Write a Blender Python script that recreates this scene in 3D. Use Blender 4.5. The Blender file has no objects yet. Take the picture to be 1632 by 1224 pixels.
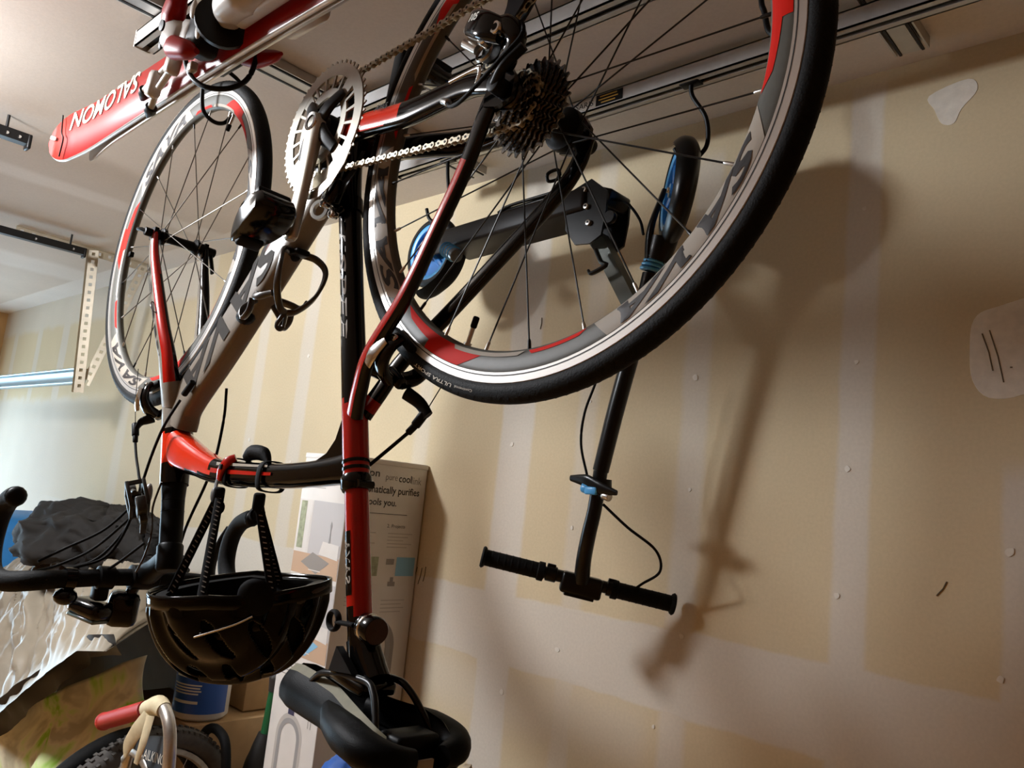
import bpy, bmesh, math, random
import numpy as np
from mathutils import Matrix, Vector

# ------------------------------------------------------------------ camera, world, lamps, exposure
ZC = 1.55                                   # camera height above the garage floor
D = 1.50                                    # camera to long wall
HC = ZC + 0.897                             # ceiling height
scene = bpy.context.scene
COL = scene.collection

def _rot(ax, a):
    c, s = math.cos(a), math.sin(a)
    if ax == 'x': return np.array([[1, 0, 0], [0, c, -s], [0, s, c]])
    if ax == 'y': return np.array([[c, 0, s], [0, 1, 0], [-s, 0, c]])
    return np.array([[c, -s, 0], [s, c, 0], [0, 0, 1]])

CAM_R = _rot('z', 0.7624) @ _rot('x', 0.1430) @ _rot('y', -0.1037) @ np.array([[1, 0, 0], [0, 0, -1], [0, 1, 0]], float)
FPX = 1275.4
cam_data = bpy.data.cameras.new('camera')
cam_data.sensor_width = 36.0
cam_data.lens = 36.0 * FPX / 1632.0
cam_data.clip_start = 0.02
cam = bpy.data.objects.new('camera', cam_data)
COL.objects.link(cam)
_m = Matrix([[CAM_R[0][0], CAM_R[0][1], CAM_R[0][2], 0], [CAM_R[1][0], CAM_R[1][1], CAM_R[1][2], 0],
             [CAM_R[2][0], CAM_R[2][1], CAM_R[2][2], ZC], [0, 0, 0, 1]])
cam.matrix_world = _m
scene.camera = cam

scene.view_settings.view_transform = 'Standard'
scene.view_settings.look = 'None'
scene.view_settings.gamma = 1.0
scene.view_settings.use_curve_mapping = False
scene.view_settings.exposure = 0.20

world = bpy.data.worlds.new('daylight')
scene.world = world
world.use_nodes = True
world.node_tree.nodes['Background'].inputs[0].default_value = (0.60, 0.82, 1.0, 1)
world.node_tree.nodes['Background'].inputs[1].default_value = 8.5

LAMP = (-2.20, -0.15, ZC + 0.84)            # bulb hanging under the ceiling
ld = bpy.data.lights.new('ceiling_bulb_light', 'POINT')
ld.energy = 152.0
ld.color = (0.95, 0.99, 1.05)
ld.shadow_soft_size = 0.125
lo = bpy.data.objects.new('ceiling_bulb_light', ld)
lo.location = LAMP
COL.objects.link(lo)

# ------------------------------------------------------------------ helpers
def srgb(h):
    h = h.lstrip('#')
    out = []
    for i in (0, 2, 4):
        c = int(h[i:i+2], 16) / 255.0
        out.append(c / 12.92 if c <= 0.04045 else ((c + 0.055) / 1.055) ** 2.4)
    return tuple(out) + (1.0,)

def mat(name, col, rough=0.5, metal=0.0, coat=0.0, spec=0.5, noise=0.0, nscale=40.0, bump=0.0, bscale=200.0, emit=None, alpha=1.0, sheen=0.0):
    m = bpy.data.materials.new(name)
    m.use_nodes = True
    nt = m.node_tree
    b = nt.nodes['Principled BSDF']
    c = srgb(col) if isinstance(col, str) else tuple(col) + ((1.0,) if len(col) == 3 else ())
    b.inputs['Base Color'].default_value = c
    b.inputs['Roughness'].default_value = rough
    b.inputs['Metallic'].default_value = metal
    b.inputs['Coat Weight'].default_value = coat
    b.inputs['Coat Roughness'].default_value = 0.06
    b.inputs['Specular IOR Level'].default_value = spec
    if sheen: b.inputs['Sheen Weight'].default_value = sheen
    tc = nt.nodes.new('ShaderNodeTexCoord')
    if noise > 0:
        n = nt.nodes.new('ShaderNodeTexNoise'); n.inputs['Scale'].default_value = nscale; n.inputs['Detail'].default_value = 5
        nt.links.new(tc.outputs['Object'], n.inputs['Vector'])
        mx = nt.nodes.new('ShaderNodeMixRGB'); mx.blend_type = 'MULTIPLY'; mx.inputs[0].default_value = 1.0
        r = nt.nodes.new('ShaderNodeMapRange'); r.inputs[1].default_value = 0.3; r.inputs[2].default_value = 0.7
        r.inputs[3].default_value = 1.0 - noise; r.inputs[4].default_value = 1.0 + noise
        nt.links.new(n.outputs['Fac'], r.inputs[0])
        mx.inputs[1].default_value = c
        nt.links.new(r.outputs[0], mx.inputs[2])
        nt.links.new(mx.outputs[0], b.inputs['Base Color'])
    if bump > 0:
        n2 = nt.nodes.new('ShaderNodeTexNoise'); n2.inputs['Scale'].default_value = bscale; n2.inputs['Detail'].default_value = 4
        nt.links.new(tc.outputs['Object'], n2.inputs['Vector'])
        bp = nt.nodes.new('ShaderNodeBump'); bp.inputs['Strength'].default_value = bump; bp.inputs['Distance'].default_value = 0.002
        nt.links.new(n2.outputs['Fac'], bp.inputs['Height'])
        nt.links.new(bp.outputs['Normal'], b.inputs['Normal'])
    if emit:
        b.inputs['Emission Color'].default_value = srgb(emit[0]); b.inputs['Emission Strength'].default_value = emit[1]
    return m

def V(*a): return np.array(a, float)
def nrm(v):
    v = np.asarray(v, float); n = np.linalg.norm(v); return v / n if n > 1e-12 else v

def crom(pts, k=6, closed=False):
    """Catmull-Rom resample of a list of points (any dimension)."""
    P = np.array(pts, float); n = len(P); out = []
    rng = range(n if closed else n - 1)
    for i in rng:
        if closed:
            p0, p1, p2, p3 = P[(i-1) % n], P[i], P[(i+1) % n], P[(i+2) % n]
        else:
            p1, p2 = P[i], P[i+1]
            p0 = P[i-1] if i > 0 else 2*p1 - p2
            p3 = P[i+2] if i + 2 < n else 2*p2 - p1
        for j in range(k):
            t = j / k
            out.append(0.5*((2*p1) + (-p0+p2)*t + (2*p0-5*p1+4*p2-p3)*t*t + (-p0+3*p1-3*p2+p3)*t**3))
    if not closed: out.append(P[-1])
    return np.array(out)

class MB:
    def __init__(s): s.v = []; s.f = []; s.m = []; s.sm = []
    def add(s, v, f, m=0, smooth=True):
        o = len(s.v)
        s.v += [tuple(map(float, p)) for p in v]
        s.f += [tuple(i + o for i in q) for q in f]
        s.m += [m] * len(f); s.sm += [smooth] * len(f)
        return s
    def sweep(s, path, rad, n=12, up=(0, 0, 1), e=2.0, closed=False, caps=True, m=0, mfun=None, twist=0.0, flat=False):
        """tube; rad = r | (a,b) | list. a is along side (t x up), b along up. e = superellipse exponent"""
        P = np.array(path, float); N = len(P)
        if np.isscalar(rad): rad = [(rad, rad)] * N
        elif isinstance(rad, tuple) and np.isscalar(rad[0]): rad = [rad] * N
        rad = [(r, r) if np.isscalar(r) else r for r in rad]
        if len(rad) != N:
            R = np.array(rad, float); x = np.linspace(0, 1, len(R)); xx = np.linspace(0, 1, N)
            rad = [(np.interp(t, x, R[:, 0]), np.interp(t, x, R[:, 1])) for t in xx]
        verts = []
        side_prev = None
        for i in range(N):
            if closed: t = P[(i+1) % N] - P[i-1]
            else: t = P[min(i+1, N-1)] - P[max(i-1, 0)]
            t = nrm(t)
            u = np.asarray(up, float)
            side = np.cross(t, u)
            if np.linalg.norm(side) < 1e-3:
                side = side_prev if side_prev is not None else np.cross(t, V(0.3, 0.9, 0.2))
            side = nrm(side)
            if side_prev is not None and np.dot(side, side_prev) < 0 and up == (0, 0, 1): side = -side
            side_prev = side
            w = nrm(np.cross(side, t))
            a, b = rad[i]
            for k in range(n):
                th = 2*math.pi*k/n + twist
                c, sn = math.cos(th), math.sin(th)
                cx = math.copysign(abs(c)**(2/e), c); cy = math.copysign(abs(sn)**(2/e), sn)
                verts.append(P[i] + side*a*cx + w*b*cy)
        o = len(s.v)
        s.v += [tuple(map(float, p)) for p in verts]
        M = N if closed else N - 1
        for i in range(M):
            j = (i+1) % N
            for k in range(n):
                l = (k+1) % n
                q = (o+i*n+k, o+i*n+l, o+j*n+l, o+j*n+k)
                s.f.append(q); s.sm.append(not flat)
                if mfun:
                    c = (np.array(verts[i*n+k]) + verts[i*n+l] + verts[j*n+l] + verts[j*n+k]) / 4
                    s.m.append(mfun(c, i/(M), k/n))
                else: s.m.append(m)
        if caps and not closed:
            s.f.append(tuple(o+k for k in range(n))[::-1]); s.m.append(s.m[-1] if mfun else m); s.sm.append(False)
            s.f.append(tuple(o+(N-1)*n+k for k in range(n))); s.m.append(s.m[-2] if mfun else m); s.sm.append(False)
        return s
    def lathe(s, prof, axis=(0, 1, 0), cen=(0, 0, 0), n=32, closed=False, m=0, a0=0.0, a1=2*math.pi, smooth=True):
        """prof: list of (r, h) around axis"""
        ax = nrm(axis); ref = V(1, 0, 0) if abs(ax[0]) < 0.9 else V(0, 0, 1)
        e1 = nrm(ref - ax*np.dot(ref, ax)); e2 = np.cross(ax, e1); c = np.asarray(cen, float)
        full = abs(a1 - a0 - 2*math.pi) < 1e-6
        K = n if full else n + 1
        o = len(s.v); L = len(prof)
        for k in range(K):
            th = a0 + (a1-a0)*k/n
            d = e1*math.cos(th) + e2*math.sin(th)
            for r, h in prof: s.v.append(tuple(c + d*r + ax*h))
        LL = L if closed else L - 1
        for k in range(n):
            k2 = (k+1) % K
            for i in range(LL):
                j = (i+1) % L
                s.f.append((o+k*L+i, o+k2*L+i, o+k2*L+j, o+k*L+j)); s.m.append(m); s.sm.append(smooth)
        return s
    def cyl(s, p, q, r, n=16, m=0, r2=None):
        p = np.asarray(p, float); q = np.asarray(q, float)
        d = q - p; L = np.linalg.norm(d); r2 = r if r2 is None else r2
        return s.lathe([(0.0001, 0), (r, 0), (r2, L), (0.0001, L)], d, p, n, m=m, smooth=False)
    def rcyl(s, p, q, r, n=18, m=0, bev=0.15):
        p = np.asarray(p, float); q = np.asarray(q, float)
        d = q - p; L = np.linalg.norm(d); b = min(r*bev, L*0.4)
        return s.lathe([(0.0001, 0), (r-b, 0), (r-b*0.3, b*0.3), (r, b), (r, L-b), (r-b*0.3, L-b*0.3), (r-b, L), (0.0001, L)], d, p, n, m=m)
    def ball(s, c, r, n=14, m=0, sc=(1, 1, 1)):
        k = n // 2
        vs = []; fs = []
        for i in range(k+1):
            ph = math.pi*i/k
            for j in range(n):
                th = 2*math.pi*j/n
                vs.append((c[0]+r*sc[0]*math.sin(ph)*math.cos(th), c[1]+r*sc[1]*math.sin(ph)*math.sin(th), c[2]+r*sc[2]*math.cos(ph)))
        for i in range(k):
            for j in range(n):
                l = (j+1) % n
                fs.append((i*n+j, (i+1)*n+j, (i+1)*n+l, i*n+l))
        return s.add(vs, fs, m)
    def box(s, c, size, R=None, m=0, bev=0.0):
        bm = bmesh.new(); bmesh.ops.create_cube(bm, size=1.0)
        for v in bm.verts: v.co = Vector((v.co.x*size[0], v.co.y*size[1], v.co.z*size[2]))
        if bev > 0: bmesh.ops.bevel(bm, geom=bm.edges[:], offset=bev, segments=2, affect='EDGES', profile=0.5)
        R = np.eye(3) if R is None else np.asarray(R, float)
        vs = [R @ np.array(v.co) + np.asarray(c, float) for v in bm.verts]
        fs = [[v.index for v in f.verts] for f in bm.faces]
        bm.free()
        return s.add(vs, fs, m, smooth=False)
    def prism(s, poly, o, ex, ey, h, m=0, smooth=False):
        """extrude 2D polygon (in ex,ey at o) by vector h"""
        o, ex, ey, h = [np.asarray(q, float) for q in (o, ex, ey, h)]
        P = [o + ex*x + ey*y for x, y in poly]; n = len(P)
        vs = P + [p + h for p in P]
        fs = [tuple(range(n))[::-1], tuple(range(n, 2*n))] + [(i, (i+1) % n, n+(i+1) % n, n+i) for i in range(n)]
        return s.add(vs, fs, m, smooth)
    def grid(s, fun, nu, nv, m=0, wrapu=False, smooth=True, skip=None, flip=False):
        o = len(s.v)
        for i in range(nu + (0 if wrapu else 1)):
            for j in range(nv + 1): s.v.append(tuple(map(float, fun(i/nu, j/nv))))
        for i in range(nu):
            i2 = (i+1) % nu if wrapu else i+1
            for j in range(nv):
                if skip and skip((i+.5)/nu, (j+.5)/nv): continue
                q = (o+i*(nv+1)+j, o+i2*(nv+1)+j, o+i2*(nv+1)+j+1, o+i*(nv+1)+j+1)
                s.f.append(q[::-1] if flip else q); s.m.append(m); s.sm.append(smooth)
        return s
    def build(s, name, mats, parent=None, recalc=True, world=None):
        me = bpy.data.meshes.new(name)
        vs = s.v
        if world is not None:
            o = np.array(world, float); vs = [tuple(np.array(v) - o) for v in vs]
        me.from_pydata(vs, [], s.f)
        if not isinstance(mats, (list, tuple)): mats = [mats]
        for mm in mats: me.materials.append(mm)
        me.polygons.foreach_set('material_index', s.m)
        me.polygons.foreach_set('use_smooth', s.sm)
        me.update()
        if recalc:
            bm = bmesh.new(); bm.from_mesh(me)
            bmesh.ops.recalc_face_normals(bm, faces=bm.faces[:])
            bm.to_mesh(me); bm.free()
        try: me.set_sharp_from_angle(angle=math.radians(50))
        except Exception: pass
        o = bpy.data.objects.new(name, me)
        COL.objects.link(o)
        if parent is not None: o.parent = parent
        return o

def tag(o, label, cat=None, group=None, kind=None):
    if label: o['label'] = label
    if cat: o['category'] = cat
    if group: o['group'] = group
    if kind: o['kind'] = kind
    return o

def thing(name, label, cat, loc=(0, 0, 0), group=None):
    o = bpy.data.objects.new(name, None)
    o.empty_display_size = 0.05
    COL.objects.link(o); o.location = loc
    return tag(o, label, cat, group)

def text_geo(txt, size=1.0, shear=0.0, bold=0.0, res=3, space=1.0, align='LEFT'):
    c = bpy.data.curves.new('lettering', 'FONT')
    c.body = txt; c.size = size; c.shear = shear; c.offset = bold; c.resolution_u = res
    c.space_character = space; c.align_x = align
    o = bpy.data.objects.new('lettering', c); COL.objects.link(o)
    dg = bpy.context.evaluated_depsgraph_get()
    me = bpy.data.meshes.new_from_object(o.evaluated_get(dg))
    vs = [tuple(v.co) for v in me.vertices]; fs = [tuple(p.vertices) for p in me.polygons]
    bpy.data.objects.remove(o); bpy.data.curves.remove(c); bpy.data.meshes.remove(me)
    return np.array(vs), fs

def text_part(name, txt, fun, m, parent, size=1.0, fit=None, world=None, sub=0, **kw):
    """lettering mapped through fun(x, y); fit=(w,h) rescales the whole string to that box"""
    vs, fs = text_geo(txt, size, **kw)
    if fit:
        lo_, hi_ = vs.min(0), vs.max(0)
        vs = (vs - lo_) / np.maximum(hi_ - lo_, 1e-6) * np.array([fit[0], fit[1], 0])
    if sub:
        bm = bmesh.new()
        bv = [bm.verts.new(tuple(v)) for v in vs]
        for f in fs:
            try: bm.faces.new([bv[i] for i in f])
            except ValueError: pass
        w = np.ptp(vs[:, 0]); 
        for i in range(1, sub):
            x = vs[:, 0].min() + w*i/sub
            bmesh.ops.bisect_plane(bm, geom=bm.verts[:]+bm.edges[:]+bm.faces[:], plane_co=(x, 0, 0), plane_no=(1, 0, 0))
        bm.verts.index_update()
        vs = np.array([tuple(v.co) for v in bm.verts]); fs = [tuple(v.index for v in f.verts) for f in bm.faces]
        bm.free()
    mb = MB(); mb.add([fun(v[0], v[1]) for v in vs], fs, 0, False)
    return mb.build(name, m, parent, world=world, recalc=False)

random.seed(7)
rng = np.random.default_rng(11)
# ------------------------------------------------------------------ plaster materials
def plaster(name, tan, mud, bands, ceiling=False):
    """bare drywall with lighter joint-compound bands; bands = list of (axis, centre, halfwidth, soft, wobble, (other axis lo, hi))"""
    m = bpy.data.materials.new(name); m.use_nodes = True
    nt = m.node_tree; L = nt.links
    b = nt.nodes['Principled BSDF']; b.inputs['Roughness'].default_value = 0.85; b.inputs['Specular IOR Level'].default_value = 0.25
    tc = nt.nodes.new('ShaderNodeTexCoord')
    sp = nt.nodes.new('ShaderNodeSeparateXYZ'); L.new(tc.outputs['Object'], sp.inputs[0])
    def noise(sc, det=4):
        n = nt.nodes.new('ShaderNodeTexNoise'); n.inputs['Scale'].default_value = sc; n.inputs['Detail'].default_value = det
        L.new(tc.outputs['Object'], n.inputs['Vector']); return n.outputs['Fac']
    def math_(op, a, bb=None, clamp=False):
        n = nt.nodes.new('ShaderNodeMath'); n.operation = op; n.use_clamp = clamp
        for i, q in enumerate((a, bb)):
            if q is None: continue
            if isinstance(q, (int, float)): n.inputs[i].default_value = q
            else: L.new(q, n.inputs[i])
        return n.outputs[0]
    def mapr(x, a, bb, c, d):
        n = nt.nodes.new('ShaderNodeMapRange'); n.interpolation_type = 'SMOOTHSTEP'
        L.new(x, n.inputs[0])
        for i, q in zip((1, 2, 3, 4), (a, bb, c, d)): n.inputs[i].default_value = q
        return n.outputs[0]
    nz = math_('SUBTRACT', noise(9, 6), 0.5)
    nlow = noise(1.7, 3)
    total = None
    for ax, c, hw, soft, wob, lim, amt in bands:
        x = sp.outputs[ax]
        d = math_('ABSOLUTE', math_('ADD', math_('SUBTRACT', x, c), math_('MULTIPLY', nz, wob)))
        k = mapr(d, hw - soft, hw + soft, amt, 0.0)
        if lim:
            oax, lo_, hi_ = lim
            y = math_('ADD', sp.outputs[oax], math_('MULTIPLY', nz, wob))
            k = math_('MULTIPLY', k, math_('MULTIPLY', mapr(y, lo_ - .03, lo_ + .03, 0, 1), mapr(y, hi_ - .03, hi_ + .03, 1, 0)))
        total = k if total is None else math_('MAXIMUM', total, k)
    mx = nt.nodes.new('ShaderNodeMixRGB'); L.new(total, mx.inputs[0])
    mx.inputs[1].default_value = srgb(tan); mx.inputs[2].default_value = srgb(mud)
    m2 = nt.nodes.new('ShaderNodeMixRGB'); m2.blend_type = 'MULTIPLY'; m2.inputs[0].default_value = 1.0
    L.new(mx.outputs[0], m2.inputs[1])
    fine = mapr(noise(160, 3), 0.25, 0.75, 0.965, 1.035)
    low = mapr(nlow, 0.3, 0.7, 0.95, 1.05)
    L.new(math_('MULTIPLY', fine, low), m2.inputs[2])
    L.new(m2.outputs[0], b.inputs['Base Color'])
    bp = nt.nodes.new('ShaderNodeBump'); bp.inputs['Strength'].default_value = 0.25; bp.inputs['Distance'].default_value = 0.002
    L.new(math_('ADD', math_('MULTIPLY', total, 0.6), math_('MULTIPLY', noise(220, 3), 0.25)), bp.inputs['Height'])
    L.new(bp.outputs['Normal'], b.inputs['Normal'])
    return m

z0 = ZC
wall_bands = [
    (0, -0.262, 0.048, 0.006, 0.02, (2, 0.2, z0 + 0.13), 0.9),
    (0, -0.549, 0.031, 0.006, 0.012, (2, 0.0, z0 + 0.865), 0.9),
    (0, -0.889, 0.031, 0.010, 0.02, (2, 0.0, z0 + 0.80), 0.75),
    (0, -1.175, 0.028, 0.010, 0.02, None, 0.55),
    (0, -1.398, 0.055, 0.007, 0.015, None, 0.95),
    (0, -1.770, 0.030, 0.012, 0.02, None, 0.5),
    (0, -2.435, 0.040, 0.010, 0.015, None, 0.75),
    (0, -2.745, 0.035, 0.010, 0.015, None, 0.65),
    (0, -3.260, 0.045, 0.015, 0.02, None, 0.55),
    (0, -3.950, 0.050, 0.020, 0.02, None, 0.5),
    (0, -4.980, 0.055, 0.012, 0.02, None, 0.8),
    (0, -5.440, 0.040, 0.012, 0.02, None, 0.8),
    (0, -5.920, 0.040, 0.012, 0.02, None, 0.7),
    (2, z0 - 0.315, 0.083, 0.004, 0.022, None, 0.92),
    (2, z0 - 0.47, 0.06, 0.05, 0.05, (0, -3.2, -0.95), 0.45),
    (2, HC, 0.17, 0.02, 0.06, (0, -7.0, -3.35), 0.75),
    (0, -5.6, 1.1, 0.5, 0.1, (2, 0.2, z0 + 0.30), 0.9),
    (0, -2.12, 0.25, 0.05, 0.05, (2, 0.3, z0 - 0.24), 0.6),
]
M_WALL = plaster('drywall_with_joint_compound', '#c8b898', '#cbc3b6', wall_bands)
ceil_bands = [
    (1, 1.44, 0.082, 0.006, 0.02, None, 1.0),
    (0, -2.30, 0.035, 0.02, 0.02, (1, -3.0, 1.2), 0.0),
    (0, -2.98, 0.06, 0.03, 0.03, None, 0.8),
    (0, -4.40, 0.16, 0.06, 0.06, None, 0.8),
    (0, -0.20, 0.07, 0.03, 0.03, None, 0.5),
]
M_CEIL = plaster('ceiling_board', '#bfb3a7', '#d0c8c0', ceil_bands)
M_CONC = mat('warm_bounce_floor', '#b08046', 0.8, noise=0.15, nscale=6, bump=0.2, bscale=60)  # brown picked so light bounced off the floor comes back warm

def slab(name, lo_, hi_, m, label=None, bev=0):
    mb = MB(); c = (np.array(lo_) + np.array(hi_)) / 2; mb.box(c, np.array(hi_) - np.array(lo_), bev=bev)
    o = mb.build(name, m); o['kind'] = 'structure'
    if label: o['label'] = label; o['category'] = name.split('_')[0]
    return o

XL, XR, YB = -6.22, 2.6, -4.2
wall_back = slab('wall_back', (XL - .1, D, -.05), (XR + .1, D + .12, HC + .1), M_WALL, 'long bare drywall wall with pale taped joints behind the bicycle')
ceiling = slab('ceiling', (XL - .1, YB - .1, HC), (XR + .1, D + .12, HC + .12), M_CEIL, 'unpainted drywall ceiling above the hanging bicycle')
floor_ = slab('floor', (XL - .1, YB - .1, -.12), (XR + .1, D + .1, 0), M_CONC, 'warm brown concrete garage floor below the frame')
M_BWALL = mat('warm_bounce_wall', '#b07a44', 0.8, noise=0.15, nscale=4)  # unseen walls coloured brown to warm and lift the bounced light
slab('wall_right', (XR, YB - .1, 0), (XR + .12, D, HC), M_BWALL)
slab('wall_front', (XL - .1, YB - .12, 0), (XR + .1, YB, HC), M_BWALL)
# end wall with the open vehicle doorway
mb = MB()
for lo_, hi_ in (((XL - .12, YB, 0), (XL, -.7, HC)), ((XL - .12, 1.22, 0), (XL, D, HC)), ((XL - .12, -.7, ZC + .30), (XL, 1.22, HC))):
    c = (np.array(lo_) + np.array(hi_)) / 2; mb.box(c, np.array(hi_) - np.array(lo_))
wl = mb.build('wall_left', mat('end_wall_board', '#b9935f', 0.85, noise=0.1, nscale=5)); wl['kind'] = 'structure'
M_TRIM = mat('white_trim', '#d8d4cc', 0.6)
slab('trim_1', (XL, 1.20, 0), (XL + .02, 1.25, ZC + .33), M_TRIM)

# spackle dabs over screws and two patches, thin skins on the wall
M_SPACK = mat('spackle', '#d8d2c6', 0.8, noise=0.08, nscale=60, bump=0.3, bscale=150)
M_SCR = mat('bare_gouge', '#5f5544', 0.9)
def wall_pt(rx, rz, off=0.0006): return V(rx * D, D - off, ZC + rz * D)
def blob(name, cx, cz, pts, m, parent, off=0.0008, k=4):
    P = crom(pts, k, True)
    mb = MB(); n = len(P)
    vs = [(cx + x, D - off, cz + z) for x, z in P] + [(cx + x*1.02, D + .002, cz + z*1.02) for x, z in P]
    mb.add(vs, [tuple(range(n))] + [(i, (i+1) % n, n + (i+1) % n, n + i) for i in range(n)], 0, False)
    return mb.build(name, m, parent)
for (x, z) in [(-.549, .62), (-.552, .32), (-.56, .12), (-.57, -.11), (-.89, .30), (-.885, .06), (-.88, -.24), (-1.19, -.05), (-1.17, .25), (-1.2, -.33),
               (-1.41, .14), (-2.42, .42), (-2.44, .05), (-2.74, .12), (-.30, .0), (-.31, -.2), (-.27, -.11), (-.93, -.43), (-1.36, -.46)]:
    r = 0.0035 + random.random() * 0.003
    pts = [(r*math.cos(t)*(0.7 + .6*random.random()), r*math.sin(t)*(0.7 + .6*random.random())) for t in np.linspace(0, 2*math.pi, 8)[:-1]]
    b_ = blob('spackle_dab', x, ZC + z, pts, M_SPACK, wall_back, 0.0015, 3)
blob('spackle_patch', -.303, ZC + .33, [(-.055, .055), (-.02, .075), (.09, .09), (.09, -.03), (.02, -.075), (-.03, -.08), (-.055, -.05), (-.06, .0)], M_SPACK, wall_back)
blob('spackle_patch', -.405, ZC + .80, [(-.035, .02), (.03, .035), (.045, .01), (.02, -.02), (.008, -.045), (-.012, -.04), (-.025, -.01)], M_SPACK, wall_back)
for (x0, zz0, x1, zz1) in [(-.345, .36, -.328, .295), (-.334, .365, -.312, .275), (-.39, -.06, -.405, -.085), (-.303, .30, -.30, .30), (-1.72, -.21, -1.735, -.26), (-1.70, -.21, -1.71, -.255), (-1.685, -.205, -1.69, -.245), (-1.35, .47, -1.352, .44), (-1.42, .305, -1.425, .29)]:
    mb = MB(); mb.sweep([(x0, D - .0009, ZC + zz0), ((x0+x1)/2 + .002, D - .001, ZC + (zz0+zz1)/2), (x1, D - .0009, ZC + zz1)], 0.0011, 6, up=(0, 1, 0))
    mb.build('wall_gouge', M_SCR, wall_back)
# ------------------------------------------------------------------ bicycle
M_BLACK = mat('gloss_black_paint', '#040404', 0.13, coat=0.1, spec=0.3)
M_SATIN = mat('satin_black', '#060606', 0.45, spec=0.14, noise=0.1, nscale=80)
M_RUB = mat('black_rubber', '#0a0a0a', 0.7, spec=0.15, noise=0.12, nscale=120, bump=0.3, bscale=400)
M_TREAD = mat('tyre_rubber', '#0e0d0c', 0.62, spec=0.14, noise=0.15, nscale=90, bump=0.35, bscale=500)
M_RED = mat('gloss_red_paint', '#a81409', 0.2, coat=0.35, spec=0.3)
M_ORANGE = mat('gloss_orange_red_paint', '#cf2c10', 0.2, coat=0.5, spec=0.3)
M_GREY = mat('warm_grey_paint', '#7d7468', 0.34, coat=0.2, spec=0.3, noise=0.04, nscale=300)
M_DGREY = mat('dark_grey_lettering', '#2e2923', 0.7, spec=0.1)
M_RIM = mat('rim_grey_paint', '#56554f', 0.45, spec=0.25, noise=0.05, nscale=100)
M_RIML = mat('rim_pale_decal', '#a0978a', 0.5, spec=0.2)
M_RIMD = mat('rim_dark_decal', '#2a2421', 0.5, spec=0.2)
M_RIMR = mat('rim_red_decal', '#cc1c0c', 0.6, spec=0.08)
M_ALU = mat('brushed_aluminium', '#c9c6c0', 0.3, metal=0.9, noise=0.06, nscale=60)
M_TRACK = mat('brake_track_aluminium', '#d5d1cb', 0.34, metal=0.75)
M_CHROME = mat('polished_steel', '#d8d6d2', 0.14, metal=1.0)
M_STEEL = mat('cassette_steel', '#807e7c', 0.22, metal=1.0, noise=0.15, nscale=200)
M_CRANK = mat('anodised_crank_grey', '#b7b2a6', 0.33, metal=0.7, noise=0.05, nscale=70)
M_DARKMET = mat('dark_anodised_metal', '#242424', 0.35, metal=0.7)
M_SPOKE = mat('black_spoke_steel', '#1d1c1b', 0.35, metal=0.6)
M_SPOKEF = mat('bright_spoke_steel', '#565049', 0.3, metal=0.8)
M_WHITE = mat('white_lettering', '#d9d4c8', 0.5)
M_LINE = mat('wear_line', '#241f1c', 0.6)
M_SADDLE = mat('black_saddle_cover', '#070707', 0.5, spec=0.09, noise=0.1, nscale=200, bump=0.2, bscale=900)
M_SADTRIM = mat('olive_saddle_edge', '#6f6a52', 0.6, noise=0.1, nscale=80)
M_GLASSRED = mat('dark_red_lens', '#2b0505', 0.15, coat=0.5)
M_CARBON = mat('carbon_weave', '#26221f', 0.3, coat=0.6, noise=0.3, nscale=350)

A0 = V(-0.5971, 0.6333, 0.4393 + ZC)
BR = _rot('z', -0.0197) @ _rot('x', -0.0296) @ _rot('y', 0.0038) @ np.diag([-1., 1., -1.])
bike = thing('road_bicycle', 'black, red and grey road bicycle hung upside down by both wheels', 'bicycle')
bike.matrix_world = Matrix([[BR[i][0], BR[i][1], BR[i][2], A0[i]] for i in range(3)] + [[0, 0, 0, 1]])
def b2w(p): return A0 + BR @ np.asarray(p, float)

# ---- wheels
def pol(c, th, r, y=0.0): return V(c[0] + r*math.cos(math.radians(th)), y, c[2] + r*math.sin(math.radians(th)))
FAIR_R = [.2785, .2815, .286, .292, .300, .3046]
FAIR_Y = [.0030, .0072, .0092, .0108, .0120, .0119]
def fair(r): return float(np.interp(r, FAIR_R, FAIR_Y))

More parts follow.
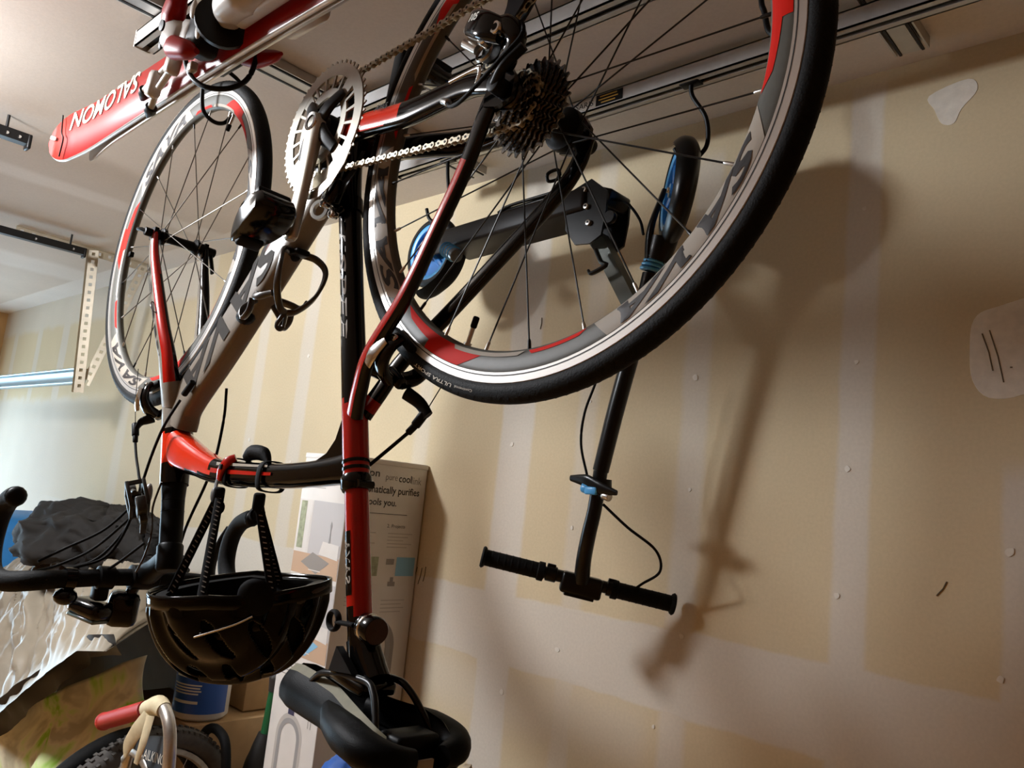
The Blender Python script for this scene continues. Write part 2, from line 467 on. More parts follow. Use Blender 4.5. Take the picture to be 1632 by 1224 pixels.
def make_wheel(name, c, nspk, a0, off, front):
    mb = MB()
    prof = [(r, y) for r, y in zip(FAIR_R, FAIR_Y)]
    prof = prof + [(.311, .0100), (.309, .004)] + [(.309, -.004), (.311, -.0100)] + [(r, -y) for r, y in zip(FAIR_R[::-1], FAIR_Y[::-1])]
    mb.lathe(prof, (0, 1, 0), c, 128, closed=True)
    rim = mb.build(name, M_RIM, bike)
    mb = MB()
    for s in (-1, 1):
        mb.lathe([(.3046, s*.0112), (.3048, s*.0122), (.3165, s*.0122), (.3172, s*.0112), (.315, s*.009)], (0, 1, 0), c, 128)
    mb.build('brake_track', M_TRACK, rim)
    mb = MB(); mb.lathe([(.3076, -.01235), (.3083, -.01240), (.3090, -.01235)], (0, 1, 0), c, 128)
    mb.build('wear_line', M_LINE, rim)
    # tyre: rounded section with side wall step and fine tread grooves
    mb = MB(); tp = []
    for k in range(19):
        a = math.radians(-128 + 256*k/18)
        rr = 0.0134
        tp.append((.3245 + rr*math.cos(a), rr*1.0*math.sin(a)))
    mb.lathe(tp, (0, 1, 0), c, 160)
    tyre = mb.build('tyre', M_TREAD, rim)
    # tread siping
    mb = MB()
    for k in range(0, 150):
        th = k*2.4
        for s in (-1, 1):
            if front and s > 0: continue
            p = []
            for u in range(4):
                a = math.radians(s*(24 + 30*u/3)); rr = .01345
                p.append(pol(c, th + 0.9*u/3, .3245 + rr*math.cos(a), rr*math.sin(a)))
            mb.sweep(p, .00035, 4, up=(0, 1, 0), caps=False)
    g = mb.build('tread_grooves', M_RUB, tyre); g['kind'] = 'stuff'
    def band(mb, i0, o0, i1, o1, r0, r1a, r1b=None, n=24, eps=.0005, m=0):
        r1b = r1a if r1b is None else r1b
        def f(u, v):
            th = (i0 + (o0-i0)*v)*(1-u) + (i1 + (o1-i1)*v)*u
            r = r0 + ((r1a + (r1b-r1a)*u) - r0)*v
            return pol(c, th, r, -fair(r) - eps)
        mb.grid(f, n, 5, m)
    def decal(nm, mm, *a, **kw):
        mb = MB(); band(mb, *a, **kw); mb.build(nm, mm, rim)
    for k in range(3):
        o = off + 120*k
        decal('red_decal', M_RIMR, 48+o, 52+o, 63+o, 63+o, .2822, .290, .2935)
        decal('red_decal', M_RIMR, 62+o, 62+o, 83+o, 75+o, .2822, .3038)
        decal('red_decal', M_RIMR, 96+o, 97+o, 112+o, 110+o, .2822, .2868)
        decal('pale_decal', M_RIML, 71+o, 72+o, 95+o, 93+o, .2818, .2866, eps=.0009)
        decal('pale_decal', M_RIML, 114+o, 116.5+o, 166+o, 160+o, .2822, .3042, n=40)
    for k in range(3):
        o = off + 120*k
        def f(x, y): 
            r = .2832 + y
            return pol(c, 161 + o - x, r, -fair(r) - .001)
        text_part('rim_lettering', 'SAVA', f, M_RIMD, rim, fit=(41, .0195), sub=40, shear=0.45, bold=0.035, space=1.05)
    for k in range(2):
        o = off + 180*k
        f = lambda x, y: pol(c, 82 + o - x, .3265 + y, -math.sqrt(max(.0134**2 - (.0020 + y)**2, 0)) - .0004)
        text_part('tyre_lettering', 'Continental', f, M_WHITE, tyre, fit=(5.5, .0030), sub=10, bold=0.0)
        f = lambda x, y: pol(c, 75.5 + o - x, .3260 + y, -math.sqrt(max(.0134**2 - (.0015 + y)**2, 0)) - .0004)
        text_part('tyre_lettering', 'ULTRA SPORT', f, M_WHITE, tyre, fit=(14, .0046), sub=24, shear=0.3, bold=0.01)
    # hub
    mb = MB()
    if front:
        yl, yr, fr = .034, -.034, .016
        mb.lathe([(.006, -.050), (.012, -.049), (.012, -.044), (.009, -.040), (.0165, -.037), (.017, -.031), (.010, -.027), (.009, 0), (.010, .027), (.017, .031), (.0165, .037), (.009, .040), (.012, .044), (.012, .049), (.006, .050)], (0, 1, 0), c, 28)
    else:
        yl, yr, fr = .035, -.018, .022
        mb.lathe([(.006, -.064), (.010, -.063), (.011, -.022), (.024, -.020), (.0245, -.015), (.014, -.011), (.013, .018), (.018, .027), (.0265, .031), (.027, .040), (.012, .043), (.011, .062), (.006, .065)], (0, 1, 0), c, 32)
    mb.build('hub', M_SATIN, rim)
    # spokes with nipples
    for i in range(nspk):
        th = a0 + 360.0/nspk*i
        drive = (i % 2 == 0)
        y = yr if drive else yl
        k = 1 if (i // 2) % 2 == 0 else -1
        hub_th = th + k*(62 if (not front) else 48)
        p = pol(c, hub_th, fr, y); q = pol(c, th, .2795, (-.002 if drive else .002))
        d = nrm(q - p)
        mb = MB(); mb.sweep([p, q], .00105 if not front else .0010, 6, up=(0, 1, 0), m=0)
        mb.sweep([q - d*.012, q - d*.010, q], [.0014, .0020, .0021], 8, up=(0, 1, 0), m=1)
        mb.build('spoke', [M_SPOKE if not front else M_SPOKEF, M_ALU if (i % 3) else M_SPOKE], rim)
    # valve
    tv = 73.5 if not front else -120.5
    mb = MB(); p, q = pol(c, tv, .279), pol(c, tv, .2575); q2 = pol(c, tv, .243)
    mb.cyl(p, q, .0029, 10, 0); mb.cyl(pol(c, tv, .2785), pol(c, tv, .2755), .0048, 8, 0)
    mb.rcyl(q, q2, .0040, 12, 1, .5)
    mb.build('valve', [M_ALU, M_RUB], rim)
    return rim

rear_wheel = make_wheel('rear_wheel', (0, 0, 0), 24, 5.0, 0.0, False)
front_wheel = make_wheel('front_wheel', (.9902, 0, 0), 20, 11.6, 44.0, True)

# ---- frame tubes
ST = lambda z: .4155 - .311*(z + .074)             # seat-tube axis x at height z
HT = lambda z: .943 - .3057*z                      # steering axis x at height z
def frame_part(name, mats, build):
    mb = MB(); build(mb); return mb.build(name, mats, bike)

def dt(mb):
    p = crom([(HT(.37) - .012, 0, .372), (.80, 0, .325), (.70, 0, .232), (.60, 0, .131), (.50, 0, .028), (.432, 0, -.045), (.415, 0, -.068)], 8)
    mb.sweep(p, [(.036, .022), (.036, .0205), (.036, .0200), (.036, .0200), (.035, .0205), (.034, .026), (.028, .030)], 28, up=(0, 1, 0), e=4.2)
down_tube = frame_part('down_tube', M_GREY, dt)
dte = nrm(V(.80 - .50, 0, .325 - .028)); dtn = V(-dte[2], 0, dte[0])     # along tube toward head, and bike-up
for txt, s0, w, h in (('SAVA', .055, .34, .052),):
    f = lambda x, y: V(.50, -.0207, .028) + dte*(s0 + x) + dtn*(y - h/2)
    text_part('down_tube_lettering', txt, f, M_DGREY, down_tube, fit=(w, h), shear=0.35, bold=0.03)
mb = MB()
f = lambda u, v: V(.50, -.0205, .028) + dte*(-.03 + .10*u + .03*v) + dtn*(-.026 + .012*v)
mb.grid(f, 4, 2); mb.build('red_flash', M_RED, down_tube)

def ht(mb):
    def mf(c, u, v):
        z = c[2]
        return 0 if z < .378 else (2 if z < .388 else (1 if z < .442 + .2*(c[0] - HT(c[2])) else 2))
    zs = np.linspace(.318, .478, 33)
    mb.sweep([(HT(z), 0, z) for z in zs], [(.030, .029), (.029, .028), (.027, .026), (.026, .025), (.024, .024)], 28, up=(0, 1, 0), mfun=mf)
frame_part('head_tube', [M_GREY, M_ORANGE, M_BLACK], ht)

TTP = [(.815, 0, .412), (.765, 0, .424), (.70, 0, .436), (.63, 0, .4455), (.53, 0, .4445), (.44, 0, .4415), (.36, 0, .434), (.30, 0, .426), (.262, 0, .420)]
def tt(mb):
    def mf(c, u, v):
        if c[0] > .635 - .3*(c[2] - .445) and c[2] < .452 - .05*(c[0] - .65): return 1
        if .655 < c[0] < .664: return 0
        return 0
    p = crom(TTP, 8)
    mb.sweep(p, [(.034, .024), (.030, .0225), (.023, .020), (.0200, .0195), (.0190, .0185), (.0180, .018), (.0175, .017), (.019, .0165), (.022, .016)], 28, up=(0, 1, 0), e=3.0, mfun=mf)
    # gusset under the joint with the seat tube
    mb.prism([(.345, .418), (.318, .405), (.302, .386), (.293, .355), (.285, .36), (.27, .43), (.34, .44)], (0, -.012, 0), (1, 0, 0), (0, 0, 1), (0, .024, 0), 0, True)
top_tube = frame_part('top_tube', [M_BLACK, M_ORANGE], tt)
for x0, x1, zz, hh, mm, nm in ((.63, .44, -.0010, .0075, M_RED, 'red_stripe'), (.615, .455, -.0125, .0050, M_RIML, 'silver_stripe')):
    mb = MB()
    P = crom(TTP, 8)
    def f(u, v):
        x = x0 + (x1 - x0)*u
        zc = float(np.interp(x, P[::-1, 0], P[::-1, 2]))
        return V(x, -.0196 - .0004 + abs(zz)*.12, zc + zz + hh*(v - .5)*(1 - .4*u))
    mb.grid(f, 24, 3); mb.build(nm, mm, top_tube)

def st(mb):
    zs = np.linspace(-.07, .432, 60)
    def mf(c, u, v):
        if c[2] < .334: return 0
        return 1
    mb.sweep([(ST(z), 0, z) for z in zs], [(.021, .022), (.0175, .0175), (.0165, .0165), (.0165, .0165), (.0175, .017), (.0178, .0172), (.0178, .0172)], 28, up=(0, 1, 0), mfun=mf)
seat_tube = frame_part('seat_tube', [M_BLACK, M_RED], st)
sd = nrm(V(ST(1) - ST(0), 0, 1)); sn = V(sd[2], 0, -sd[0])
def f(x, y):
    a = 0.25 - (y - .009)/.0169
    return V(ST(.055), 0, .055) + sd*x + sn*.0169*math.sin(a - .42) + V(0, -1, 0)*.0169*math.cos(a - .42)
text_part('seat_tube_lettering', 'HISPEED', f, M_RIML, seat_tube, fit=(.25, .014), shear=0.2, bold=0.02, sub=2)
for z_ in (.4135, .4225):
    mb = MB(); mb.sweep([(ST(z), 0, z) for z in (z_ - .0022, z_, z_ + .0022)], [.0181, .0184, .0181], 28, up=(0, 1, 0)); mb.build('black_band', M_BLACK, seat_tube)
mb = MB(); zs = [.430, .434, .446, .450]
mb.sweep([(ST(z), 0, z) for z in zs], [.0185, .0205, .0205, .0185], 28, up=(0, 1, 0))
mb.cyl((ST(.44) - .018, -.012, .44), (ST(.44) - .018, .012, .44), .0055, 12)
mb.build('seat_clamp', M_BLACK, bike)

def stays(side):
    s = side
    if s < 0: p = [(.272, -.008, .352), (.252, -.020, .318), (.222, -.033, .277), (.150, -.047, .215), (.100, -.053, .140), (.062, -.0555, .074), (.028, -.061, .004), (.006, -.066, -.012)]
    else: p = [(.276, .008, .350), (.262, .018, .318), (.238, .030, .272), (.186, .045, .216), (.122, .050, .161), (.022, .055, .076), (-.004, .061, .036), (-.008, .067, .0)]
    mb = MB(); P = crom(p, 8)
    def mf(c, u, v):
        if s > 0: return 1 if (c[1] < .045 and .03 < u < .1) else 0
        i_ = min(len(P) - 2, int(round(u*(len(P) - 1)))); t_ = nrm(P[i_+1] - P[i_]); nf = nrm(np.cross(t_, V(0, 1, 0))); nf = nf if nf[0] > 0 else -nf
        return 1 if (c[2] > .062 and np.dot(c - P[i_], nf) > -.004 and c[1] < P[i_][1] + .005) else 0
    mb.sweep(P, [(.014, .009), (.013, .0085), (.012, .008), (.0115, .0075), (.011, .007), (.011, .007), (.012, .006), (.014, .004)], 20, up=(0, 1, 0), e=2.6, mfun=mf)
    mb.build('seat_stay', [M_BLACK, M_RED], bike)
    mb = MB()
    q = [(.405, s*.020, -.070), (.345, s*.034, -.061), (.26, s*.042, -.047), (.19, s*.048, -.037), (.085, s*.056, -.033), (.035, s*.063, -.020), (.004, s*.067, -.008)]
    def mf2(c, u, v): return 1 if (s < 0 and c[0] > .215 and c[2] < -.052 + (c[0] - .3)*-.12 + .012) else 0
    mb.sweep(crom(q, 10), [(.021, .013), (.0185, .011), (.0175, .010), (.0175, .010), (.015, .009), (.013, .006), (.012, .004)], 22, up=(0, 1, 0), e=2.8, mfun=mf2)
    cs = mb.build('chain_stay', [M_BLACK, M_ORANGE], bike)
    mb = MB()   # dropout plate
    mb.prism([(.028, -.022), (.03, .012), (.008, .018), (-.014, .012), (-.016, -.012), (-.004, -.03), (.012, -.034)], (0, s*.066 - .003, 0), (1, 0, 0), (0, 0, 1), (0, .006, 0))
    mb.build('dropout', M_BLACK, bike)
    return cs
csR = stays(-1); stays(1)
f = lambda x, y: V(.275 - x, -.0535 + .10*(0.0) - .0*x, -.058 - y + .09*x*0) + V(0, -(x)*.055, x*.12)
text_part('chain_stay_lettering', 'AIR5', f, M_DGREY, csR, fit=(.035, .008), shear=0.3, bold=.02)
mb = MB(); mb.sweep([(.245, -.020, .292), (.24, 0, .296), (.245, .020, .292)], (.012, .008), 14, up=(0, 0, 1)); mb.build('stay_bridge', M_BLACK, bike)
mb = MB(); mb.rcyl((.4155, -.045, -.074), (.4155, .045, -.074), .024, 28); mb.build('bottom_bracket', M_SATIN, bike)

def fork(s):
    if s < 0: p = [(.838, -.010, .336), (.836, -.026, .298), (.846, -.037, .250), (.875, -.044, .198), (.935, -.048, .105), (.972, -.050, .045), (.9902, -.051, -.004)]
    else: p = [(.845, .010, .336), (.852, .026, .298), (.870, .037, .255), (.90, .043, .2), (.94, .049, .114), (.972, .051, .045), (.9902, .052, -.004)]
    def mf(c, u, v):
        if u < .16: return 0
        q = np.interp(c[2], P[::-1, 2], P[::-1, 0]); yy = np.interp(c[2], P[::-1, 2], np.abs(P[::-1, 1]))
        if c[0] > q - .004: return 0
        return 1 if abs(c[1]) > yy - .002 else 2
    P = crom(p, 8); mb = MB()
    mb.sweep(P, [(.026, .020), (.022, .015), (.020, .0125), (.018, .0115), (.0145, .010), (.012, .008), (.010, .006)], 22, up=(0, 1, 0), e=2.4, mfun=mf)
    o = mb.build('fork_blade', [M_GREY, M_RED if s < 0 else M_SATIN, M_BLACK], bike)
    if s < 0:
        for k in range(6):
            u0 = .27 + k*.085
            mb = MB()
            def g(u, v):
                i = (u0 + .055*u + .02*v)*(len(P) - 1); j = int(i); t = i - j
                c = P[j]*(1-t) + P[j+1]*t; w = np.interp(i/(len(P)-1), [0, .5, 1], [.021, .018, .0115])
                a = 1.02 + .45*v
                return c + V(w*math.cos(a)*1.03 + .0006, -.0122*math.sin(a) - .0006, w*.35*math.cos(a))
            mb.grid(g, 4, 3); mb.build('fork_lettering', M_DGREY, o)
    mb = MB(); mb.prism([(.011, -.012), (.011, .012), (-.011, .012), (-.011, -.012)], (.9902, s*.0515 - .004, 0), (1, 0, 0), (0, 0, 1), (0, .008, 0)); mb.build('fork_end', M_SATIN, bike)
fork(-1); fork(1)

# axles and skewers
mb = MB(); mb.cyl((.9902, -.062, 0), (.9902, .066, 0), .0045, 10); mb.rcyl((.9902, -.070, 0), (.9902, -.056, 0), .0085, 14)
mb.sweep([(.9902, -.066, 0), (1.000, -.073, -.004), (1.020, -.072, -.008)], (.005, .004), 8); mb.build('front_skewer', M_SATIN, bike)
mb = MB(); mb.rcyl((.9902, .057, 0), (.9902, .074, 0), .0095, 16, 0); mb.cyl((.9902, .0741, 0), (.9902, .0752, 0), .006, 14, 1)
mb.sweep([(.99, .066, .004), (.982, .070, .03), (.975, .071, .045)], (.006, .0035), 8, up=(0, 1, 0)); mb.build('front_skewer_nut', [M_SATIN, M_ALU], bike)
mb = MB(); mb.rcyl((0, .070, 0), (0, .088, 0), .010, 18, 0); mb.cyl((0, .0881, 0), (0, .0894, 0), .0066, 16, 1); mb.build('rear_skewer_nut', [M_SATIN, M_DARKMET], bike)
mb = MB(); mb.rcyl((0, -.086, 0), (0, -.069, 0), .0105, 18, 0)
mb.sweep(crom([(0, -.082, 0), (-.020, -.090, -.010), (-.045, -.088, -.026)], 5), (.006, .0045), 10); mb.build('rear_skewer_lever', M_SATIN, bike)
mb = MB(); mb.sweep(crom([(.022, .060, .046), (.034, .055, .050), (.036, .054, .040), (.024, .058, .036)], 6, True), .0022, 8, closed=True); mb.build('fender_eyelet', M_SATIN, bike)

# ---- cassette
cas = MB(); cas.lathe([(.0125, -.062), (.0165, -.061), (.0165, -.022), (.0125, -.021)], (0, 1, 0), (0, 0, 0), 24)
cassette = cas.build('cassette', M_STEEL, bike)
def sprocket(T, y, th, rin, c=(0, 0, 0), tipx=.0042, phase=0.0):
    rp = .0127/(2*math.sin(math.pi/T)); vs = []; pts = []
    for k in range(T):
        a = 2*math.pi*(k + phase)/T; d = 2*math.pi/T
        for fr, rr in ((-.5, rp - tipx*.8), (-.28, rp - tipx*.6), (-.08, rp + tipx), (.08, rp + tipx), (.28, rp - tipx*.6)):
            pts.append((a + fr*d, rr))
    n = len(pts); m = MB()
    for yy in (y - th/2, y + th/2):
        for a, r in pts: vs.append((c[0] + r*math.cos(a), yy, c[2] + r*math.sin(a)))
        for a, r in pts: vs.append((c[0] + rin*math.cos(a), yy, c[2] + rin*math.sin(a)))
    fs = []
    for k in range(n):
        l = (k+1) % n
        fs += [(k, l, n+l, n+k), (2*n+k, 3*n+k, 3*n+l, 2*n+l), (k, 2*n+k, 2*n+l, l), (n+k, n+l, 3*n+l, 3*n+k)]
    m.add(vs, fs, 0, False)
    return m
for i, T in enumerate((28, 25, 23, 21, 19, 17, 15, 14, 13, 12, 11)):
    sprocket(T, -.0245 - .00335*i, .0018, max(.016, .00202*T - .012), phase=.13*i, tipx=.0032).build('sprocket', M_STEEL, cassette)
    if i < 10:
        pass

# ---- crankset
BBc = V(.4115, 0, -.0741)
def ringpt(r, a, y): return V(BBc[0] + r*math.cos(a), y, BBc[2] + r*math.sin(a))
cr = sprocket(50, -.0475, .0022, .0860, c=BBc, tipx=.0040)
crankset = cr.build('chainring', M_CRANK, bike)
def arc_plate(mb, r0, r1, a0, a1, y0, y1, n=12, m=0):
    vs = []; fs = []
    for k in range(n+1):
        a = a0 + (a1-a0)*k/n
        for r, y in ((r0, y0), (r1, y0), (r1, y1), (r0, y1)): vs.append(ringpt(r, a, y))
    for k in range(n):
        for i in range(4):
            j = (i+1) % 4; fs.append((4*k+i, 4*k+j, 4*k+4+j, 4*k+4+i))
    fs += [(0, 1, 2, 3), (4*n+3, 4*n+2, 4*n+1, 4*n)]
    mb.add(vs, fs, m, False)
mb = MB()
arc_plate(mb, .0800, .0992, 0, 2*math.pi, -.0500, -.0466, 72)
arc_plate(mb, .047, .060, 0, 2*math.pi, -.0500, -.0466, 48)
mb.build('ring_face', M_CRANK, crankset)
mb = MB()
A_arm = math.radians(90)                       # arm points bike-up
for k in range(20):
    a = A_arm + 2*math.pi*(k + .5)/20
    w = .030
    if k % 5 == 2: w = .15
    arc_plate(mb, .0595, .0805, a - w, a + w, -.0498, -.0470, 3)
mb.build('ring_ribs', M_CRANK, crankset)
sprocket(34, -.0395, .0022, .050, c=BBc, tipx=.0036).build('inner_chainring', M_DARKMET, crankset)
for k in range(4):                             # four spider arms
    a = A_arm + math.radians(45 + 90*k)
    ex = V(math.cos(a), 0, math.sin(a)); ey = V(-math.sin(a), 0, math.cos(a))
    mb = MB(); mb.sweep(crom([BBc + V(0, -.058, 0) + ex*.012, BBc + V(0, -.057, 0) + ex*.035, BBc + V(0, -.050, 0) + ex*.0625], 5), [(.012, .006), (.011, .005), (.009, .004)], 14, up=(0, 1, 0), e=3)
    mb.build('spider_arm', M_DARKMET, crankset)
    mb = MB(); p = BBc + ex*.0555; mb.rcyl(p + V(0, -.0545, 0), p + V(0, -.037, 0), .0052, 14, 0); mb.cyl(p + V(0, -.0549, 0), p + V(0, -.0543, 0), .003, 8, 1)
    mb.build('chainring_bolt', [M_DARKMET, M_ALU], crankset)
mb = MB()
pe = V(.4122, -.068, .0975)
def mfc(c, u, v): return 0
pth = crom([BBc + V(0, -.060, -.012), BBc + V(0, -.0605, 0), BBc + V(0, -.0615, .03), BBc + V(0.0, -.0640, .10), pe, pe + V(0, -.0005, .012)], 7)
mb.sweep(pth, [(.012, .008), (.0185, .0095), (.0165, .0092), (.0135, .0075), (.0135, .0075), (.007, .006)], 22, up=(0, 1, 0), e=3.2)
arm = mb.build('crank_arm', M_CRANK, bike)
mb = MB(); mb.lathe([(.0085, -.066), (.0098, -.0708), (.0142, -.0712), (.0152, -.069), (.0152, -.060)], (0, 1, 0), BBc, 32, m=0)
mb.lathe([(.0001, -.063), (.0092, -.063), (.0092, -.071)], (0, 1, 0), BBc, 24, m=1); mb.build('crank_bolt', [M_CHROME, M_DARKMET], arm)
mb = MB(); mb.sweep(crom([BBc + V(0, .060, .01), BBc + V(0, .062, -.06), BBc + V(0, .067, -.172), BBc + V(0, .067, -.184)], 6), [(.016, .009), (.0135, .0075), (.0135, .0075), (.007, .006)], 18, up=(0, 1, 0), e=3); mb.build('crank_arm', M_SATIN, bike)
mb = MB(); mb.rcyl(BBc + V(0, -.06, 0), BBc + V(0, -.03, 0), .0165, 20); mb.build('crank_axle', M_DARKMET, bike)

def pedal(c, s, tilt, name='pedal'):
    """clipless road pedal; c = axle at crank face, s = side sign"""
    R = _rot('y', tilt)
    mb = MB(); mb.cyl(c, c + V(0, s*.060, 0), .0065, 12, 1); mb.rcyl(c + V(0, s*.002, 0), c + V(0, s*.012, 0), .0085, 14, 1)
    cc = c + V(0, s*.040, 0)
    poly = crom([(-.042, -.013), (-.012, -.020), (.030, -.016), (.052, -.004), (.050, .006), (.020, .016), (-.02, .019), (-.046, .010)], 4, True)
    wid = .030
    vs = []; 
    n = len(poly)
    for yy, sc in ((-wid, .82), (-wid*.8, 1.0), (wid*.8, 1.0), (wid, .85)):
        for x, z in poly: vs.append(cc + R @ V(x*sc, yy*(1 - .25*max(0, x)/.05), z*sc))
    fs = [tuple(range(n))[::-1], tuple(range(3*n, 4*n))]
    for j in range(3):
        for k in range(n):
            l = (k+1) % n; fs.append((j*n+k, j*n+l, (j+1)*n+l, (j+1)*n+k))
    mb.add(vs, fs, 0)
    o = mb.build(name, [M_BLACK, M_DARKMET], bike)
    mb = MB(); mb.box(cc + R @ V(-.030, 0, -.017), (.022, .05, .012), R, bev=.003); mb.build('rear_claw', M_SATIN, o)
    mb = MB(); mb.box(cc + R @ V(.034, 0, .012), (.02, .036, .012), R, bev=.003); mb.build('front_lip', M_SATIN, o)
    return o
pedal(pe + V(0, -.008, 0), -1, math.radians(-28))
pedal(BBc + V(0, .075, -.172), 1, math.radians(20))

# ---- chain : alternate links placed along the chain line
def chain_path():
    yc0, yr0 = -.0435, -.0400
    top = [(.001, yc0, .0335)]
    P = []
    # over the cog (rear side) - from lower tangent round the back
    cog = .0315
    for a in np.linspace(150, 86, 6): P.append((cog*math.cos(math.radians(a)), yc0, cog*math.sin(math.radians(a))))
    rr = .0705
    for a in np.linspace(92, -92, 26): P.append((BBc[0] + rr*math.cos(math.radians(a)), yr0, BBc[2] + rr*math.sin(math.radians(a))))
    P.append((.10, -.0440, -.1570)); P.append((.045, -.0455, -.1545))
    for a in np.linspace(-60, -230, 10): P.append((.012 + .020*math.cos(math.radians(a)), -.0455, -.1395 + .020*math.sin(math.radians(a))))
    for a in np.linspace(-30, 100, 8): P.append((.046 + .018*math.cos(math.radians(a)), -.0455, -.0725 + .018*math.sin(math.radians(a))))
    for a in np.linspace(-80, -150, 4): P.append((cog*math.cos(math.radians(a)), yc0, cog*math.sin(math.radians(a))))
    for a in np.linspace(-170, -205, 4): P.append((cog*math.cos(math.radians(a)), yc0, cog*math.sin(math.radians(a))))
    return np.array(P)
CP = chain_path()
seg = np.linalg.norm(np.diff(CP, axis=0), axis=1); cum = np.concatenate([[0], np.cumsum(seg)])
def chain_at(s): return np.array([np.interp(s, cum, CP[:, k]) for k in range(3)])
NL = int(cum[-1]/.0127)
def plate_poly():
    pts = []
    for a in np.linspace(-140, 140, 9): pts.append((.00635 + .0043*math.cos(math.radians(a)), .0043*math.sin(math.radians(a))))
    pts.append((0, .0026))
    for a in np.linspace(40, 320, 9): pts.append((-.00635 + .0043*math.cos(math.radians(a)), .0043*math.sin(math.radians(a))))
    pts.append((0, -.0026)); return pts
def link_mesh(outer):
    mb = MB(); yo = .0030 if outer else .0019
    for s in (-1, 1): mb.prism(plate_poly(), (0, s*yo - .0005, 0), (1, 0, 0), (0, 0, 1), (0, .0010, 0), 0)
    for x in (-.00635, .00635):
        if outer: mb.cyl((x, -.0040, 0), (x, .0040, 0), .0017, 8, 1)
        else: mb.cyl((x, -.0014, 0), (x, .0014, 0), .0037, 8, 0)
    return mb
chain_mb = MB()
M_CHAIN = mat('oiled_chain_steel', '#b9b09c', 0.35, metal=0.85, noise=0.2, nscale=300)
master = [None, None]
s0 = chain_at(0)
chain = link_mesh(True).build('chain', [M_CHAIN, M_DARKMET], bike)
for k in range(NL):
    a, b_ = chain_at(k*.0127), chain_at((k+1)*.0127)
    c_ = (a + b_)/2; t = nrm(b_ - a); u = nrm(np.cross(t, V(0, 1, 0))); w = np.cross(u, t)
    Mx = Matrix([[t[i], w[i], u[i], c_[i]] for i in range(3)] + [[0, 0, 0, 1]])
    if k == 0: chain.matrix_local = Mx; M0 = Mx.inverted(); me_out = chain.data; continue
    if k == 1:
        o = link_mesh(False).build('link', [M_CHAIN, M_DARKMET], chain); me_in = o.data
    else:
        o = bpy.data.objects.new('link', me_out if k % 2 == 0 else me_in); COL.objects.link(o); o.parent = chain
    o.matrix_local = M0 @ Mx

# ---- rear derailleur
mb = MB()
mb.rcyl((-.004, -.078, -.030), (-.004, -.066, -.030), .0105, 18, 0)
mb.sweep(crom([(-.004, -.074, -.030), (-.020, -.078, -.048), (-.010, -.082, -.064), (.010, -.082, -.070)], 6), [(.010, .008), (.012, .010), (.013, .011), (.011, .010)], 14, up=(0, 1, 0), e=2.6, m=0)
rd = mb.build('rear_derailleur', [M_BLACK, M_CHROME], bike)
mb = MB()
mb.sweep(crom([(-.006, -.086, -.058), (.018, -.090, -.070), (.046, -.082, -.088), (.060, -.068, -.096)], 7), [(.014, .007), (.017, .010), (.017, .011), (.012, .008)], 16, up=(0, 1, 0), e=3.2); link = mb.build('parallelogram', M_BLACK, rd)
f = lambda x, y: V(.012, -.1010, -.0765) + V(.9, -.05, -.33)*x*-1.0 + V(.33, 0, .9)*(y)*-1
f = lambda x, y: V(.046, -.0945, -.0840) + nrm(V(-.9, -.28, .36))*x + nrm(V(-.36, 0, -.9))*y
text_part('derailleur_lettering', '105', f, M_WHITE, link, fit=(.026, .009), shear=0.3, bold=0.02)
mb = MB(); mb.box((.066, -.066, -.100), (.022, .020, .026), _rot('y', .5), bev=.006); mb.build('knuckle', M_ALU, rd)
for c_, r_ in (((-.002, -.090, -.060), .0078), ((.022, -.086, -.058), .0078)):
    mb = MB(); c_ = V(*c_); mb.lathe([(.0036, -.004), (.0044, -.0058), (r_ - .001, -.0058), (r_, -.004), (r_, .006)], (0, 1, 0), c_, 20, m=0); mb.lathe([(.0001, -.002), (.0037, -.002), (.0037, -.0058)], (0, 1, 0), c_, 12, m=1)
    mb.build('pivot_bolt', [M_CHROME, M_DARKMET], rd)
for (px_, pz_) in ((.046, -.0725), (.012, -.1395)):
    m_ = sprocket(11, -.0455, .0028, .008, c=(px_, 0, pz_), tipx=.0026); m_.lathe([(.003, -.049), (.0095, -.0485), (.0095, -.0425), (.003, -.042)], (0, 1, 0), (px_, 0, pz_), 16)
    m_.build('jockey_wheel', M_SATIN, rd)
for s, yy in ((-1, -.0525), (1, -.039)):
    mb = MB(); mb.prism(crom([(.060, -.060), (.063, -.082), (.035, -.115), (.030, -.145), (.010, -.158), (-.006, -.146), (.004, -.120), (.030, -.088), (.036, -.062)], 4, True), (0, yy, 0), (1, 0, 0), (0, 0, 1), (0, .0018, 0))
    mb.build('cage_plate', M_DARKMET, rd)
mb = MB(); mb.cyl((.088, -.062, -.090), (.070, -.056, -.078), .006, 12); mb.lathe([(.012, -.002), (.0135, 0), (.012, .002), (.0105, 0)], (0, 1, .2), (.052, -.060, -.0665), 24, closed=True); mb.build('pulley_rim', M_ALU, rd)
mb = MB(); mb.sweep(crom([(.108, -.060, -.021), (.090, -.068, -.006), (.064, -.076, .000), (.030, -.082, -.008), (-.010, -.086, -.026), (-.034, -.084, -.044), (-.030, -.082, -.062), (-.016, -.082, -.066)], 8), .0025, 10, m=0)
mb.rcyl((.118, -.058, -.026), (.102, -.062, -.017), .0048, 12, 1); mb.build('gear_cable', [M_RUB, M_ALU], bike)
mb = MB(); P = crom([(.105, -.063, -.045), (.052, -.067, -.044), (.044, -.069, -.036), (.046, -.070, -.020)], 6)
mb.sweep(P, (.003, .0015), 8, up=(0, 1, 0)); mb.build('stay_highlight_strip', M_CHROME, bike)  # chrome strip put in for the silvery highlight on the glossy stay

